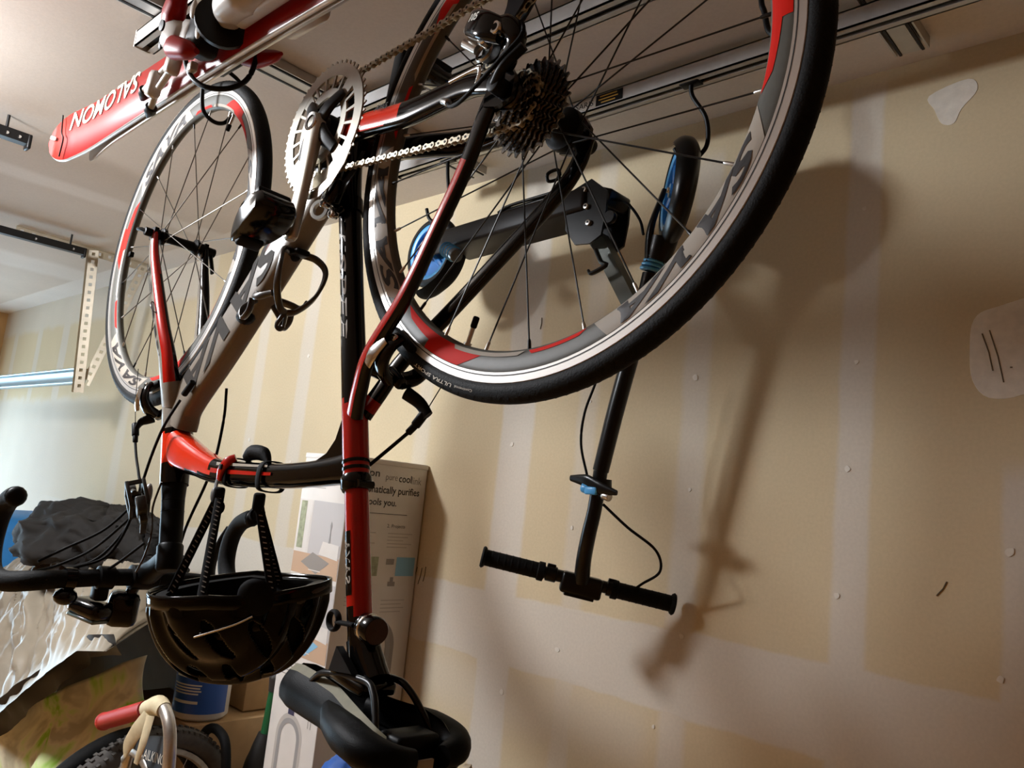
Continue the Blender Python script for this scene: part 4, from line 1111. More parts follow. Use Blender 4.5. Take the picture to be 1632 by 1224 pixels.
mb = MB(); mb.box(W(-1.338, .466, .622), (.030, .022, .046), _rot('y', .35), bev=.008); mb.build('knuckle', M_BINDW, ski1, world=so1)
mb = MB(); mb.box(W(-1.268, .464, .634), (.026, .022, .034), _rot('y', .35), bev=.007); mb.build('knuckle', M_BINDW, ski1, world=so1)
# toe piece: pale housing with red cap and red wing
mb = MB(); mb.box(W(-1.222, .452, .656), (.056, .046, .052), _rot('y', .45) @ _rot('z', .2), bev=.014); mb.box(W(-1.186, .456, .650), (.040, .034, .044), _rot('y', .45), bev=.008); toe = mb.build('toe_piece', M_BINDW, ski1, world=so1)
bpart('toe_cap', M_BINDR, toe, [(-1.240, .444, .676), (-1.228, .438, .692), (-1.208, .434, .708), (-1.188, .436, .716)], [(.016, .016), (.023, .017), (.020, .014), (.006, .005)])
bpart('toe_wing', M_BINDR, toe, [(-1.205, .436, .628), (-1.178, .430, .616), (-1.140, .434, .602), (-1.122, .440, .597)], [(.010, .012), (.018, .015), (.014, .012), (.004, .005)])
mb = MB(); mb.lathe([(.0001, 0), (.0085, 0), (.0085, .003), (.0001, .0035)], (0, -1, -.1), W(-1.204, .4165, .654), 18); mb.build('scale_window', M_BINDD, toe, world=so1)
mb = MB(); mb.ball(W(-1.243, .432, .648), .008, 14, 0, (1, .4, 1.5)); mb.build('adjust_screw', M_BINDD, toe, world=so1)
mb = MB(); mb.box(W(-1.150, .458, .640), (.050, .040, .066), _rot('y', .25), bev=.010); mb.build('toe_base', M_BINDD, ski1, world=so1)
mb = MB(); mb.box(W(-1.205, .470, .612), (.018, .012, .016), bev=.003); mb.build('brake_pivot', M_BINDW, ski1, world=so1)
for x_, z_ in ((-1.150, .672), (-1.125, .655), (-1.118, .628)):
    mb = MB(); mb.ball(W(x_, .436, z_), .010, 14, 0, (.8, .4, 1.5)); mb.build('anti_friction_pad', M_BINDW, ski1, world=so1)
mb = MB(); mb.lathe([(.0001, -.008), (.036, -.008), (.040, -.002), (.040, .006), (.0001, .008)], (.92, -.35, .05), W(-1.100, .462, .645), 26); mb.build('heel_plate', M_BINDD, ski1, world=so1)
bpart('heel_piece', M_BINDW, ski1, [(-1.085, .464, .652), (-1.055, .448, .656), (-1.005, .444, .654), (-.955, .456, .650)], [(.022, .016), (.034, .024), (.034, .026), (.018, .014)], e=3, n=20)
bpart('heel_lever', M_BINDD, ski1, [(-1.030, .424, .672), (-1.018, .416, .654), (-1.026, .424, .636)], [(.006, .004), (.008, .005), (.004, .003)], n=12)
mb = MB(); mb.box(W(-.960, .466, .648), (.20, .022, .046), bev=.006); mb.build('heel_track', M_BINDW, ski1, world=so1)
bpart('brake_housing', M_BINDD, ski1, [(-.90, .462, .655), (-.86, .452, .648), (-.82, .454, .650), (-.79, .462, .652)], [(.014, .012), (.022, .018), (.018, .015), (.008, .008)])
# second ski's brake and heel parts peeking out behind
mb = MB(); mb.sweep(crom([W(-1.17, .525, zc2 + .0), W(-1.14, .540, zc2 - .006), W(-1.095, .546, zc2 - .014), W(-1.075, .546, zc2 - .016)], 5), [(.012, .010), (.016, .012), (.010, .008), (.003, .003)], 14, up=(0, 1, 0)); mb.build('toe_wing', M_BINDR, ski2, world=so2)
mb = MB(); mb.box(W(-1.20, .522, zc2 + .01), (.08, .026, .05), bev=.008); mb.build('toe_piece', M_BINDD, ski2, world=so2)
mb = MB(); mb.box(W(-.98, .524, zc2 + .005), (.10, .030, .05), bev=.010); mb.build('heel_piece', M_BINDW, ski2, world=so2)

# ------------------------------------------------------------------ kick scooter, upside down
M_BLUE = mat('blue_wheel_plastic', '#1f76c4', 0.35, coat=0.3)
M_BLUEL = mat('pale_blue_edge', '#49a0dc', 0.35)
M_SCD = mat('dark_grey_deck', '#1f1c1b', 0.45, spec=0.25, noise=0.12, nscale=40)
M_SCG = mat('grey_green_tube', '#4c514b', 0.4, metal=0.3)
M_SCB = mat('black_scooter_tube', '#060606', 0.28, spec=0.3)
M_POLY = mat('dark_urethane_tyre', '#0f0e0e', 0.5, spec=0.25)
M_CLEAR = mat('smoky_bottle_plastic', '#4b5258', 0.2, coat=0.4)
scoot = thing('kick_scooter', 'black kick scooter with blue wheels hung upside down against the wall', 'scooter', tuple(W(-1.15, 1.30, .3)))
SO = tuple(W(-1.15, 1.30, .3))
def scoot_wheel(c, nrm_, r, w):
    n_ = nrm(nrm_); c = V(*c)
    mb = MB(); prof = []
    for k in range(13):
        a = math.radians(-90 + 180*k/12); prof.append((r - w*.5 + w*.5*math.cos(a), w*.5*math.sin(a)))
    prof = [(r - w*.62, -w*.5)] + prof + [(r - w*.62, w*.5)]
    mb.lathe(prof, n_, c, 48, closed=True); tyre = mb.build('scooter_tyre', M_POLY, scoot, world=SO)
    rr = r - w*.62
    mb = MB(); mb.lathe([(rr, -w*.42), (rr - .006, -w*.46), (rr - .012, -w*.36), (rr - .012, w*.36), (rr - .006, w*.46), (rr, w*.42)], n_, c, 40); mb.lathe([(.004, -w*.5), (.014, -w*.48), (.016, 0), (.014, w*.48), (.004, w*.5)], n_, c, 24)
    core = mb.build('wheel_core', M_BLUEL, tyre, world=SO)
    e1 = nrm(np.cross(n_, V(.12, .3, 1))); e2 = np.cross(n_, e1)
    for k in range(5):
        a = 2*math.pi*k/5; d = e1*math.cos(a) + e2*math.sin(a); s_ = np.cross(n_, d)
        mb = MB(); R_ = np.stack([d, s_, n_], 1); mb.box(c + d*(rr*.52), (rr*.95, .016, w*.5), R_, bev=.003); mb.build('wheel_spoke', M_BLUE, core, world=SO)
    mb = MB(); mb.lathe([(.012, -.002), (rr - .008, -.002), (rr - .008, .002), (.012, .002)], n_, c, 36, closed=True); mb.build('wheel_web', M_BLUE, core, world=SO)
    mb = MB(); mb.rcyl(c - n_*(w*.62), c + n_*(w*.62), .006, 12); mb.build('axle', M_CHROME, core, world=SO)
    return tyre
nF = nrm(V(-.72, -.69, .06))
cF = W(-.845, 1.30, .640)
scoot_wheel(cF, nF, .100, .030)
scoot_wheel(W(-1.575, 1.30, .615), (0, -1, 0), .095, .030)
# front fork and fender hugging the wheel
fdir = nrm(V(-.848 + .88, 0, .63 - .50)); sidev = nrm(np.cross(nF, V(0, 0, 1)))
mb = MB()
e1 = nrm(V(0, 0, 1) - nF*nF[2]); e2 = np.cross(nF, e1)
if np.dot(e2, V(.7, -.7, 0)) < 0: e2 = -e2
def fend(u, v):
    a = math.radians(100 - 250*u); w_ = .026*(1 - .25*u)
    rad = .108 + .006*u
    lat = (v - .5)*2
    return cF + (e1*math.cos(math.radians(8 + 165*u)) + e2*math.sin(math.radians(8 + 165*u)))*(rad - .018*abs(lat)**2.5) + nF*lat*w_
mb.grid(fend, 20, 10)
mb.grid(lambda u, v: fend(u, v) + (cF - fend(u, v))*.035, 20, 10)
mb.build('front_fender', M_SCB, scoot, world=SO)
for q in (-1, 1):
    mb = MB(); p0 = W(-.884, 1.30, .498) + nF*q*.012; p1 = cF + nF*q*.024
    mb.sweep(crom([p0, p0*.55 + p1*.45 + nF*q*.010, p1], 5), [(.015, .008), (.016, .007), (.012, .005)], 14, up=tuple(nF), e=3); mb.build('fork_leg', M_SCB, scoot, world=SO)
mb = MB(); mb.sweep(crom([W(-.866, 1.30, .545), W(-.872, 1.30, .52), W(-.878, 1.30, .50)], 4), [(.030, .028), (.027, .026), (.022, .022)], 18, up=(0, 1, 0)); mb.build('fork_crown', M_SCB, scoot, world=SO)
for k in range(5):
    p = V(*W(-.8775 - .0035*k, 1.30, .514 - .0075*k)); mb = MB(); mb.lathe([(.012, -.0035), (.021, -.0030), (.0225, 0), (.021, .0030), (.012, .0035)], (.12, 0, .5), p, 24); mb.build('blue_collar_ring', M_BLUEL, scoot, world=SO)
# steering column
mb = MB(); mb.sweep(crom([W(-.890, 1.30, .475), W(-.908, 1.30, .37), W(-.945, 1.30, .21), W(-.972, 1.30, .075)], 6), [.017, .0175, .0175, .0165], 20, up=(0, 1, 0)); mb.build('steering_tube', M_SCB, scoot, world=SO)
mb = MB(); mb.sweep(crom([W(-.972, 1.30, .075), W(-.980, 1.302, .0), W(-.992, 1.306, -.05), W(-1.008, 1.318, -.100), W(-1.020, 1.332, -.150)], 6), [.0145, .0145, .015, .0155, .0165], 20, up=(0, 1, 0)); mb.build('upper_column', M_SCB, scoot, world=SO)
mb = MB(); mb.lathe([(.015, -.012), (.0225, -.012), (.0225, .010), (.018, .014)], (.1, 0, -1), W(-.969, 1.30, .045), 24)
cl = mb.build('height_clamp', M_SCB, scoot, world=SO)
mb = MB(); mb.rcyl(W(-1.000, 1.285, .040), W(-.985, 1.285, .036), .011, 14); mb.box(W(-.975, 1.278, .034), (.030, .008, .016), bev=.003); mb.build('blue_cam', M_BLUEL, cl, world=SO)
mb = MB(); mb.rcyl(W(-.952, 1.288, .028), W(-.935, 1.288, .024), .009, 12); mb.build('clamp_nut', M_ALU, cl, world=SO)
mb = MB(); mb.sweep(crom([W(-1.035, 1.285, .056), W(-.99, 1.280, .052), W(-.955, 1.280, .040), W(-.915, 1.282, .034)], 6), [(.006, .003), (.014, .005), (.014, .005), (.005, .003)], 12, up=(0, 1, .2)); mb.build('strap_cleat', M_SCB, cl, world=SO)
# handlebar
hL, hR = W(-1.180, 1.198, -.121), W(-.882, 1.468, -.176)
hd = nrm(hR - hL)
mb = MB(); mb.sweep([hL + hd*.06, hR - hd*.06], .0125, 16, up=(0, 0, 1)); mb.build('handlebar', M_SCB, scoot, world=SO)
for a_, s_ in ((hL, 1), (hR, -1)):
    d_ = hd*s_
    mb = MB(); mb.lathe([(.0001, 0), (.020, .0005), (.0225, .004), (.020, .008), (.0165, .010), (.0165, .118), (.0195, .120), (.0195, .132), (.012, .134)], d_, a_, 22); g = mb.build('grip', M_RUB, scoot, world=SO)
    for k in range(7):
        mb = MB(); mb.lathe([(.0165, -.002), (.0172, 0), (.0165, .002)], d_, a_ + d_*(.022 + .014*k), 20); mb.build('grip_rib', M_RUB, g, world=SO)
hc = hL + hd*(np.linalg.norm(hR - hL)*.52)
Rh = np.stack([hd, nrm(np.cross(V(0, 0, 1), hd)), nrm(np.cross(hd, nrm(np.cross(V(0, 0, 1), hd))))], 1)
mb = MB(); mb.box(hc - V(0, 0, .008), (.085, .040, .042), Rh, bev=.006); mb.box(hc - V(0, 0, .030) + hd*-.004, (.062, .034, .008), Rh, bev=.002); mb.build('bar_block', M_SCB, scoot, world=SO)
for q in (-1, 1):
    mb = MB(); mb.rcyl(hc + hd*q*.052, hc + hd*q*.075, .016, 16); mb.box(hc + hd*q*.064 + V(0, 0, .014), (.018, .014, .012), Rh, bev=.002); mb.build('bar_collar', M_SCB, scoot, world=SO)
# deck (its underside up), rear fork, neck
mb = MB(); dA, dB = W(-1.490, 1.30, .622), W(-1.040, 1.30, .648)
dd = nrm(dB - dA); Rd = np.stack([dd, V(0, 1, 0), np.cross(dd, V(0, 1, 0))], 1)
mb.box((dA + dB)/2, (np.linalg.norm(dB - dA), .105, .052), Rd, bev=.008); deck = mb.build('deck', M_SCD, scoot, world=SO)
mb = MB(); mb.box(W(-1.200, 1.270, .674), (.20, .010, .008), Rd, bev=.002); mb.sweep(crom([W(-1.31, 1.265, .666), W(-1.27, 1.262, .676), W(-1.15, 1.262, .682), W(-1.10, 1.265, .690)], 5), .004, 8); mb.build('kickstand', M_SCB, scoot, world=SO)
for q in (-1, 1):
    mb = MB(); mb.box(W(-1.530, 1.30 + q*.026, .618), (.11, .006, .042), Rd, bev=.002); mb.build('rear_fork_plate', M_SCD, scoot, world=SO)
mb = MB()
cR = W(-1.575, 1.30, .615)
def rfend(u, v):
    a = math.radians(18 - 118*u); lat = (v - .5)*2
    return cR + V(math.cos(a), 0, math.sin(a))*(.112 - .012*abs(lat)**2.5 + .012*max(0, u - .75)*4) + V(0, lat*.028, 0)
mb.grid(rfend, 18, 10); mb.grid(lambda u, v: rfend(u, v)*.97 + cR*.03, 18, 10)
mb.build('rear_brake_fender', M_RUB, scoot, world=SO)
mb = MB(); mb.rcyl(W(-1.455, 1.238, .590), W(-1.395, 1.225, .560), .017, 16, 0); bt = mb.build('rear_suspension_can', M_CLEAR, scoot, world=SO)
for k in range(4):
    mb = MB(); mb.lathe([(.0168, -.002), (.0195, 0), (.0168, .002)], (.9, -.2, -.45), W(-1.448 + .013*k, 1.2365 - .0028*k, .5865 - .0065*k), 18); mb.build('spring_ring', M_BLUEL, bt, world=SO)
# neck: bracket plates with bolts, grey link to the column
mb = MB(); poly = [(-1.095, .668), (-1.030, .690), (-.985, .655), (-.985, .610), (-.992, .560), (-1.020, .545), (-1.060, .548), (-1.090, .585)]
for q in (-1, 1): mb.prism([(x + 1.04, z) for x, z in poly], W(-1.04, 1.30 + q*.040 - .003, 0), (1, 0, 0), (0, 0, 1), (0, .006, 0))
mb.box(W(-1.02, 1.30, .655), (.075, .074, .040), _rot('y', .35), bev=.006); mb.build('neck_bracket', M_SCB, scoot, world=SO)
for x_, z_ in ((-1.045, .667), (-1.035, .628), (-1.025, .590), (-1.085, .650)):
    mb = MB(); mb.rcyl(W(x_, 1.250, z_), W(x_, 1.262, z_), .0065, 14, 0); mb.cyl(W(x_, 1.2496, z_), W(x_, 1.250, z_), .003, 8, 1); mb.build('bracket_bolt', [M_ALU, M_DARKMET], scoot, world=SO)
nA, nB = W(-1.030, 1.30, .570), W(-.928, 1.30, .415)
mb = MB(); mb.sweep([nA, nA*.5 + nB*.5, nB], (.0225, .022), 4, up=(0, 1, 0), twist=math.pi/4, e=2, flat=True); mb.build('neck_tube', M_SCG, scoot, world=SO)
mb = MB(); mb.sweep(crom([W(-1.005, 1.262, .530), W(-.985, 1.258, .500), W(-.972, 1.258, .492), W(-1.005, 1.256, .478), W(-1.016, 1.256, .486)], 5), [(.005, .005)]*4 + [(.003, .003)], 10, up=(0, 1, 0)); mb.build('folding_latch', M_SCB, scoot, world=SO)
mb = MB(); mb.lathe([(.0001, -.006), (.013, -.006), (.015, 0), (.013, .006), (.0001, .006)], (0, 1, 0), W(-.975, 1.262, .596), 18); mb.build('latch_knob', M_SCB, scoot, world=SO)
mb = MB(); mb.sweep(crom([W(-1.004, 1.285, .650), W(-.955, 1.285, .632), W(-.918, 1.285, .590), W(-.905, 1.285, .555)], 7), .003, 8); mb.build('brake_cable', M_RUB, scoot, world=SO)
mb = MB(); mb.sweep(crom([W(-.975, 1.29, .33), W(-.992, 1.285, .255), W(-1.010, 1.28, .190), W(-1.012, 1.28, .126), W(-.992, 1.285, .060)], 7), .0028, 8); mb.sweep(crom([W(-.952, 1.29, .010), W(-.910, 1.32, -.030), W(-.868, 1.36, -.068), W(-.880, 1.40, -.110), W(-.925, 1.41, -.140), W(-.945, 1.41, -.155)], 7), .0028, 8); mb.build('brake_cable', M_RUB, scoot, world=SO)
# ------------------------------------------------------------------ raised slab edge along the wall
STEP = 0.24
slab('trim_2', (XL, .62, 0), (XR, D, STEP), M_CONC)

# ------------------------------------------------------------------ helmet hanging by its straps (crown down)
M_HELM = mat('gloss_black_helmet_shell', '#020202', 0.09, spec=0.2)
M_FOAM = mat('dark_helmet_foam', '#080707', 0.75, spec=0.15, noise=0.1, nscale=100)
M_PADG = mat('charcoal_visor_fabric', '#2f2b28', 0.6)
M_STRAP = mat('black_webbing', '#070707', 0.75, spec=0.15)
M_STITCH = mat('grey_stitching', '#9a958d', 0.6)
hx = nrm(V(.76, .62, .10)); hz = nrm(V(-.10, .06, -1.0)); hz = nrm(hz - hx*np.dot(hx, hz)); hy = np.cross(hz, hx)
HCN = b2w((.497, -.012, .616))
HS = .86
helm = thing('bike_helmet', 'glossy black vented bike helmet hanging crown down from the top tube', 'helmet', tuple(HCN))
HO = tuple(HCN)
def hpt(x, y, z): return HCN + (hx*x + hy*y + hz*z)*HS
def dome(u, v, off=0.0, hscale=1.0):
    a = 2*math.pi*u
    lx, ly = math.cos(a), math.sin(a)
    e_ = math.cos(v*math.pi/2)**.72; s_ = math.sin(v*math.pi/2)
    L_ = (.142 if lx < 0 else .134) - off; Wd = .100 - off; H_ = (.142 - off)*hscale
    tail = .030*max(0, lx)**3*(1 - v)
    x = L_*e_*lx + tail; y = Wd*e_*ly*(1 - .12*max(0, lx)**2)
    z = H_*s_ - .018*max(0, lx)**2*(1 - s_) + .012*(1 - abs(lx))*(1 - s_)*-1 + .020*(max(0, -lx)**2)*(1 - s_)*-1*0
    return x, y, z
VENTS = []
for sg in (1, -1):
    for a_, v_, la, lv, tl in ((28, .34, 9, .17, .5), (55, .30, 8, .15, .6), (84, .30, 9, .16, .7), (114, .32, 9, .15, .6), (143, .36, 9, .16, .5), (38, .66, 11, .13, .4), (72, .66, 12, .14, .5), (106, .66, 12, .14, .5), (140, .66, 11, .13, .4)):
        VENTS.append((sg*a_, v_, la, lv, sg*tl))
def vent(u, v):
    a = (u*360 + 180) % 360 - 180
    for a_, v_, la, lv, tl in VENTS:
        da = (a - a_)/la; dv = (v - v_)/lv
        p_ = da + tl*dv*1.6; q_ = dv
        if (p_*1.5)**2 + q_**2 < 1: return True
    return False
def ridge(u, v):
    x, y, z = dome(u, v)
    row = abs(y) % .030
    k = .0045*math.cos(2*math.pi*row/.030)*(1 if v > .12 else v/.12)
    nx = V(x/.14**2, y/.1**2, z/.142**2); nx = nrm(nx)
    return hpt(*(V(x, y, z) + nx*k))
mb = MB(); mb.grid(ridge, 320, 100, 0, wrapu=True, skip=vent); shell = mb.build('helmet_shell', M_HELM, helm, world=HO)
md = shell.modifiers.new('thick', 'SOLIDIFY'); md.thickness = .004; md.offset = -1
mb = MB(); mb.grid(lambda u, v: hpt(*dome(u, v, .012)), 64, 20, 0, wrapu=True); mb.grid(lambda u, v: hpt(*dome(u, v, .028)), 64, 20, 0, wrapu=True)
mb.grid(lambda u, v: hpt(*(np.array(dome(u, 0, .012))*(1-v) + np.array(dome(u, 0, .028))*v)), 64, 1, 0, wrapu=True); mb.build('foam_liner', M_FOAM, helm, world=HO)
# lower trim band running round the rim, and visor wedge at the pointed end
def bandf(u, v):
    x, y, z = dome(u, .0); sc = 1.015
    return hpt(x*sc, y*sc, z + .016 - .022*v)
mb = MB(); mb.grid(bandf, 64, 3, 0, wrapu=True); o = mb.build('rim_band', M_HELM, helm, world=HO)
md = o.modifiers.new('thick', 'SOLIDIFY'); md.thickness = .003
mb = MB(); mb.sweep(crom([hpt(.105, .0, .020), hpt(.135, .004, -.004), hpt(.150, .006, -.012), hpt(.166, .004, -.016)], 6), [(.050, .012), (.042, .012), (.026, .008), (.003, .002)], 18, up=tuple(hz), e=2.2); mb.build('visor_peak', M_PADG, helm, world=HO)
for y_ in (-.05, .045):
    mb = MB(); mb.sweep(crom([hpt(-.10, y_*1.2, .03), hpt(-.02, y_*1.72, .052), hpt(.07, y_*1.55, .035)], 6), [(.004, .012), (.004, .013), (.003, .008)], 12, up=tuple(hz)); mb.build('side_rib', M_HELM, helm, world=HO)
mb = MB(); c_ = hpt(.070, .086, -.012); mb.lathe([(.0001, -.006), (.022, -.005), (.026, 0), (.022, .005), (.0001, .006)], nrm(hy + hz*.1), c_, 26); mb.build('fit_dial', M_FOAM, helm, world=HO)
mb = MB(); mb.sweep(crom([hpt(-.020, .106, .046), hpt(.040, .102, .028), hpt(.068, .094, .016)], 5), .0014, 8); mb.build('chrome_wire', M_CHROME, helm, world=HO)
def strap(p, q, name='strap', w=.0065, sag=0.0):
    p, q = V(*p), V(*q); mid = (p + q)/2 + V(0, 0, -sag)
    P = crom([p, mid, q], 8); mb = MB(); mb.sweep(P, (w, .0011), 8, up=tuple(nrm(V(-.85, .5, .1))), e=4, flat=True)
    o = mb.build(name, M_STRAP, helm, world=HO)
    t = nrm(q - p); s_ = nrm(np.cross(t, nrm(V(-.85, .5, .1)))); out = nrm(V(.85, -.5, -.1))
    mb = MB(); L_ = np.linalg.norm(q - p); n = int(L_/.0075)
    for k in range(n):
        c = p + (q - p)*(k + .5)/n + out*.0016 - V(0, 0, sag)*(1 - (2*(k+.5)/n - 1)**2)
        mb.box(c, (.0055, .0016, .0006), np.stack([nrm(s_ + t*.4), nrm(t), out], 1))
    s = mb.build('strap_stitches', M_STITCH, o, world=HO); s['kind'] = 'stuff'
    return o
B = lambda x, y, z: b2w((x, y, z))
bk1, bk2 = B(.572, -.026, .482), B(.455, -.022, .482)
strap(bk1, hpt(-.120, .0, .02)); strap(bk1 + V(.004, 0, 0), hpt(-.030, .070, .02))
strap(bk2, hpt(.090, .058, .01)); strap(bk2 + V(-.004, 0, .0), hpt(.055, -.070, .01), w=.0065)
for bk in (bk1, bk2):
    mb = MB(); mb.box(bk, (.016, .014, .026), _rot('z', .8), bev=.004); mb.lathe([(.009, -.003), (.0125, 0), (.009, .003), (.0065, 0)], (.6, -.7, .1), bk - V(0, 0, .018), 18, closed=True); mb.build('buckle', M_STRAP, helm, world=HO)
for x_ in (.575, .470):     # loops over the top tube
    mb = MB(); mb.sweep(crom([B(x_, -.014, .4655), B(x_, -.0215, .455), B(x_, -.0215, .434), B(x_, -.013, .4235), B(x_, .013, .4235), B(x_, .0215, .434), B(x_, .0215, .455), B(x_, .014, .4655)], 5, True), (.0012, .006), 8, up=(.99, .02, .03), closed=True, e=4); mb.build('strap_loop', M_STRAP, helm, world=HO)

# red quick clip with a dark cup on the top tube
clip = thing('top_tube_clip', 'small red clip with black rubber cup on the arched top tube', 'clip', tuple(B(.57, -.03, .43))); CO = tuple(B(.57, -.03, .43))
mb = MB(); mb.sweep(crom([B(.588, -.0225, .458), B(.582, -.0245, .444), B(.572, -.0225, .430), B(.563, -.014, .4215)], 5), [(.006, .003), (.008, .004), (.008, .004), (.006, .003)], 12, up=(0, 1, .2), e=3); mb.build('clip_body', M_RED, clip, world=CO)
mb = MB(); mb.box(B(.578, -.0275, .438), (.008, .005, .008), bev=.001); mb.build('clip_latch', M_SATIN, clip, world=CO)
mb = MB(); mb.sweep(crom([B(.545, -.006, .420), B(.530, -.004, .411), B(.505, 0, .412), B(.485, 0, .424)], 6), [(.008, .007), (.012, .012), (.011, .010), (.003, .004)], 16, up=(0, 1, 0)); mb.build('rubber_cup', M_RUB, clip, world=CO)
mb = MB(); mb.sweep(crom([B(.588, -.0235, .456), B(.590, -.0245, .466), B(.586, -.026, .478)], 5), [(.005, .002), (.005, .002), (.004, .002)], 10, up=(0, 1, 0)); mb.ball(B(.585, -.027, .482), .009, 14, 0, (.8, .6, 1.4)); mb.build('grey_pull_tab', mat('grey_rubber_tab', '#54524f', 0.5), clip, world=CO)

# ------------------------------------------------------------------ action camera cage on the stem column
M_CAGE = mat('worn_black_plastic_cage', '#2c2a24', 0.45, spec=0.3)
acam = thing('action_camera_mount', 'open black action camera cage clamped beside the steerer column', 'camera mount', tuple(B(.80, -.05, .51))); AO = tuple(B(.80, -.05, .51))
e1 = nrm(BR @ V(.62, .28, .30)); e3 = nrm(BR @ V(.12, -.9, .25)); e3 = nrm(e3 - e1*np.dot(e1, e3)); e2 = np.cross(e3, e1)
cc = B(.797, -.058, .508)
def fr(w_, h_, d_, bar):
    mb = MB(); Rm = np.stack([e1, e2, e3], 1)
    for z_ in (-d_/2, d_/2):
        for x_, sx, y_, sy in ((0, w_, -h_/2, bar), (0, w_, h_/2, bar), (-w_/2, bar, 0, h_), (w_/2, bar, 0, h_)):
            mb.box(cc + e1*x_ + e2*y_ + e3*z_, (sx + bar, sy + bar if sy > bar else bar, bar), Rm, bev=.0012)
    for x_ in (-w_/2, w_/2):
        for y_ in (-h_/2, h_/2): mb.box(cc + e1*x_ + e2*y_, (bar, bar, d_), Rm)
    return mb
fr(.052, .040, .026, .006).build('cage_frame', M_CAGE, acam, world=AO)
mb = MB(); mb.box(cc + e1*.029, (.004, .040, .028), np.stack([e1, e2, e3], 1), bev=.001); pn = mb.build('side_panel', M_CAGE, acam, world=AO)
mb = MB(); mb.box(cc + e1*.0315 + e2*.010, (.001, .010, .008), np.stack([e1, e2, e3], 1)); mb.build('button', M_DARKMET, pn, world=AO)
mb = MB(); mb.cyl(cc + e1*.020 - e2*.02, cc + e1*.052 - e2*.038, .0045, 12); mb.lathe([(.005, -.006), (.010, -.006), (.010, .006), (.005, .006)], tuple(e3), cc + e1*.052 - e2*.038, 16, closed=True); mb.build('thumb_screw', M_CAGE, acam, world=AO)
mb = MB(); mb.box(cc - e1*.036 + e2*.030, (.040, .028, .016), np.stack([e1, e2, e3], 1), bev=.003); mb.box(cc + e1*.002 + e2*.052, (.050, .005, .010), np.stack([e1, e2, e3], 1), bev=.001); mb.box(cc - e1*.030 + e2*.044, (.020, .022, .012), np.stack([e1, e2, e3], 1), bev=.002); mb.build('mount_arm', M_CAGE, acam, world=AO)

# ------------------------------------------------------------------ garage door track, hangers, struts
M_GALV = mat('galvanised_angle', '#b5aa96', 0.45, metal=0.4, noise=0.1, nscale=30)
M_TRK = mat('galvanised_track', '#a9c0c9', 0.35, metal=0.6)
M_STRUT = mat('black_steel_strut', '#0d0b0a', 0.45, spec=0.3)
def perforated(mb, a, b_, wid, face, pitch=.030, th=.002, hole=.012):
    """flat perforated leg from a to b; face = unit width direction"""
    a, b_ = V(*a), V(*b_); t = nrm(b_ - a); face = nrm(face - t*np.dot(face, t)); n_ = np.cross(t, face); L = np.linalg.norm(b_ - a)
    R_ = np.stack([t, face, n_], 1); side = (wid - hole)/2
    for q in (-1, 1): mb.box((a + b_)/2 + face*q*(hole/2 + side/2), (L, side, th), R_)
    k = int(L/pitch)
    for i in range(k + 1):
        s0_ = max(0, i*pitch - (pitch - hole)/2); s1_ = min(L, i*pitch + (pitch - hole)/2)
        if s1_ > s0_: mb.box(a + t*(s0_ + s1_)/2, (s1_ - s0_, hole, th), R_)
hang = thing('track_hanger', 'perforated galvanised angle hanger dropping from the ceiling to the door track', 'bracket', tuple(W(-3.70, 1.2, .897))); GO = tuple(W(-3.70, 1.2, .897))
mb = MB(); perforated(mb, W(-3.70, .86, .880), W(-3.745, 1.43, .880), .036, V(0, 0, 1), pitch=.045, hole=.014); mb.box(W(-3.725, 1.145, .8965), (.040, .57, .0022), _rot('z', .079)); mb.build('ceiling_angle', M_GALV, hang, world=GO)
mb = MB(); perforated(mb, W(-3.705, 1.165, .885), W(-3.700, 1.205, .262), .040, V(.55, .75, 0), pitch=.034, hole=.014); mb.sweep([W(-3.722, 1.148, .885), W(-3.718, 1.188, .262)], (.002, .018), 4, up=(.75, -.55, 0)); mb.build('drop_leg', M_GALV, hang, world=GO)
mb = MB(); perforated(mb, W(-3.735, 1.395, .885), W(-3.702, 1.225, .300), .036, V(.4, .85, .2), pitch=.036, hole=.014); mb.build('diagonal_brace', M_GALV, hang, world=GO)
track = thing('garage_door_track', 'shiny galvanised horizontal garage door track ending at the hanger', 'track', tuple(W(-4.9, 1.2, .33))); TO = tuple(W(-4.9, 1.2, .33))
mb = MB(); tp = [(-.022, .030), (-.018, .034), (.016, .034), (.024, .026), (.024, -.026), (.016, -.034), (-.018, -.034), (-.022, -.030)]
for i in range(len(tp) - 1):
    pass
pp = [W(x, 1.205, .335) for x in np.linspace(-3.715, -6.1, 8)]
n = len(tp)
vs = []; fs = []
for p in pp:
    for y_, z_ in tp: vs.append(p + V(0, y_, z_))
    for y_, z_ in tp[::-1]: vs.append(p + V(0, y_*.88, z_*.90))
m_ = 2*n
for i in range(len(pp) - 1):
    for k in range(m_): fs.append((i*m_+k, i*m_+(k+1) % m_, (i+1)*m_+(k+1) % m_, (i+1)*m_+k))
fs += [tuple(range(m_)), tuple(range((len(pp)-1)*m_, len(pp)*m_))[::-1]]
mb.add(vs, fs, 0, False); mb.build('track_channel', M_TRK, track, world=TO)
mb = MB(); mb.prism([(-.024, -.050), (.024, -.050), (.024, .036), (-.024, .036)], W(-3.72, 1.205, .335), (0, 1, 0), (0, 0, 1), (.003, 0, 0)); mb.build('track_stop', M_GALV, track, world=TO)
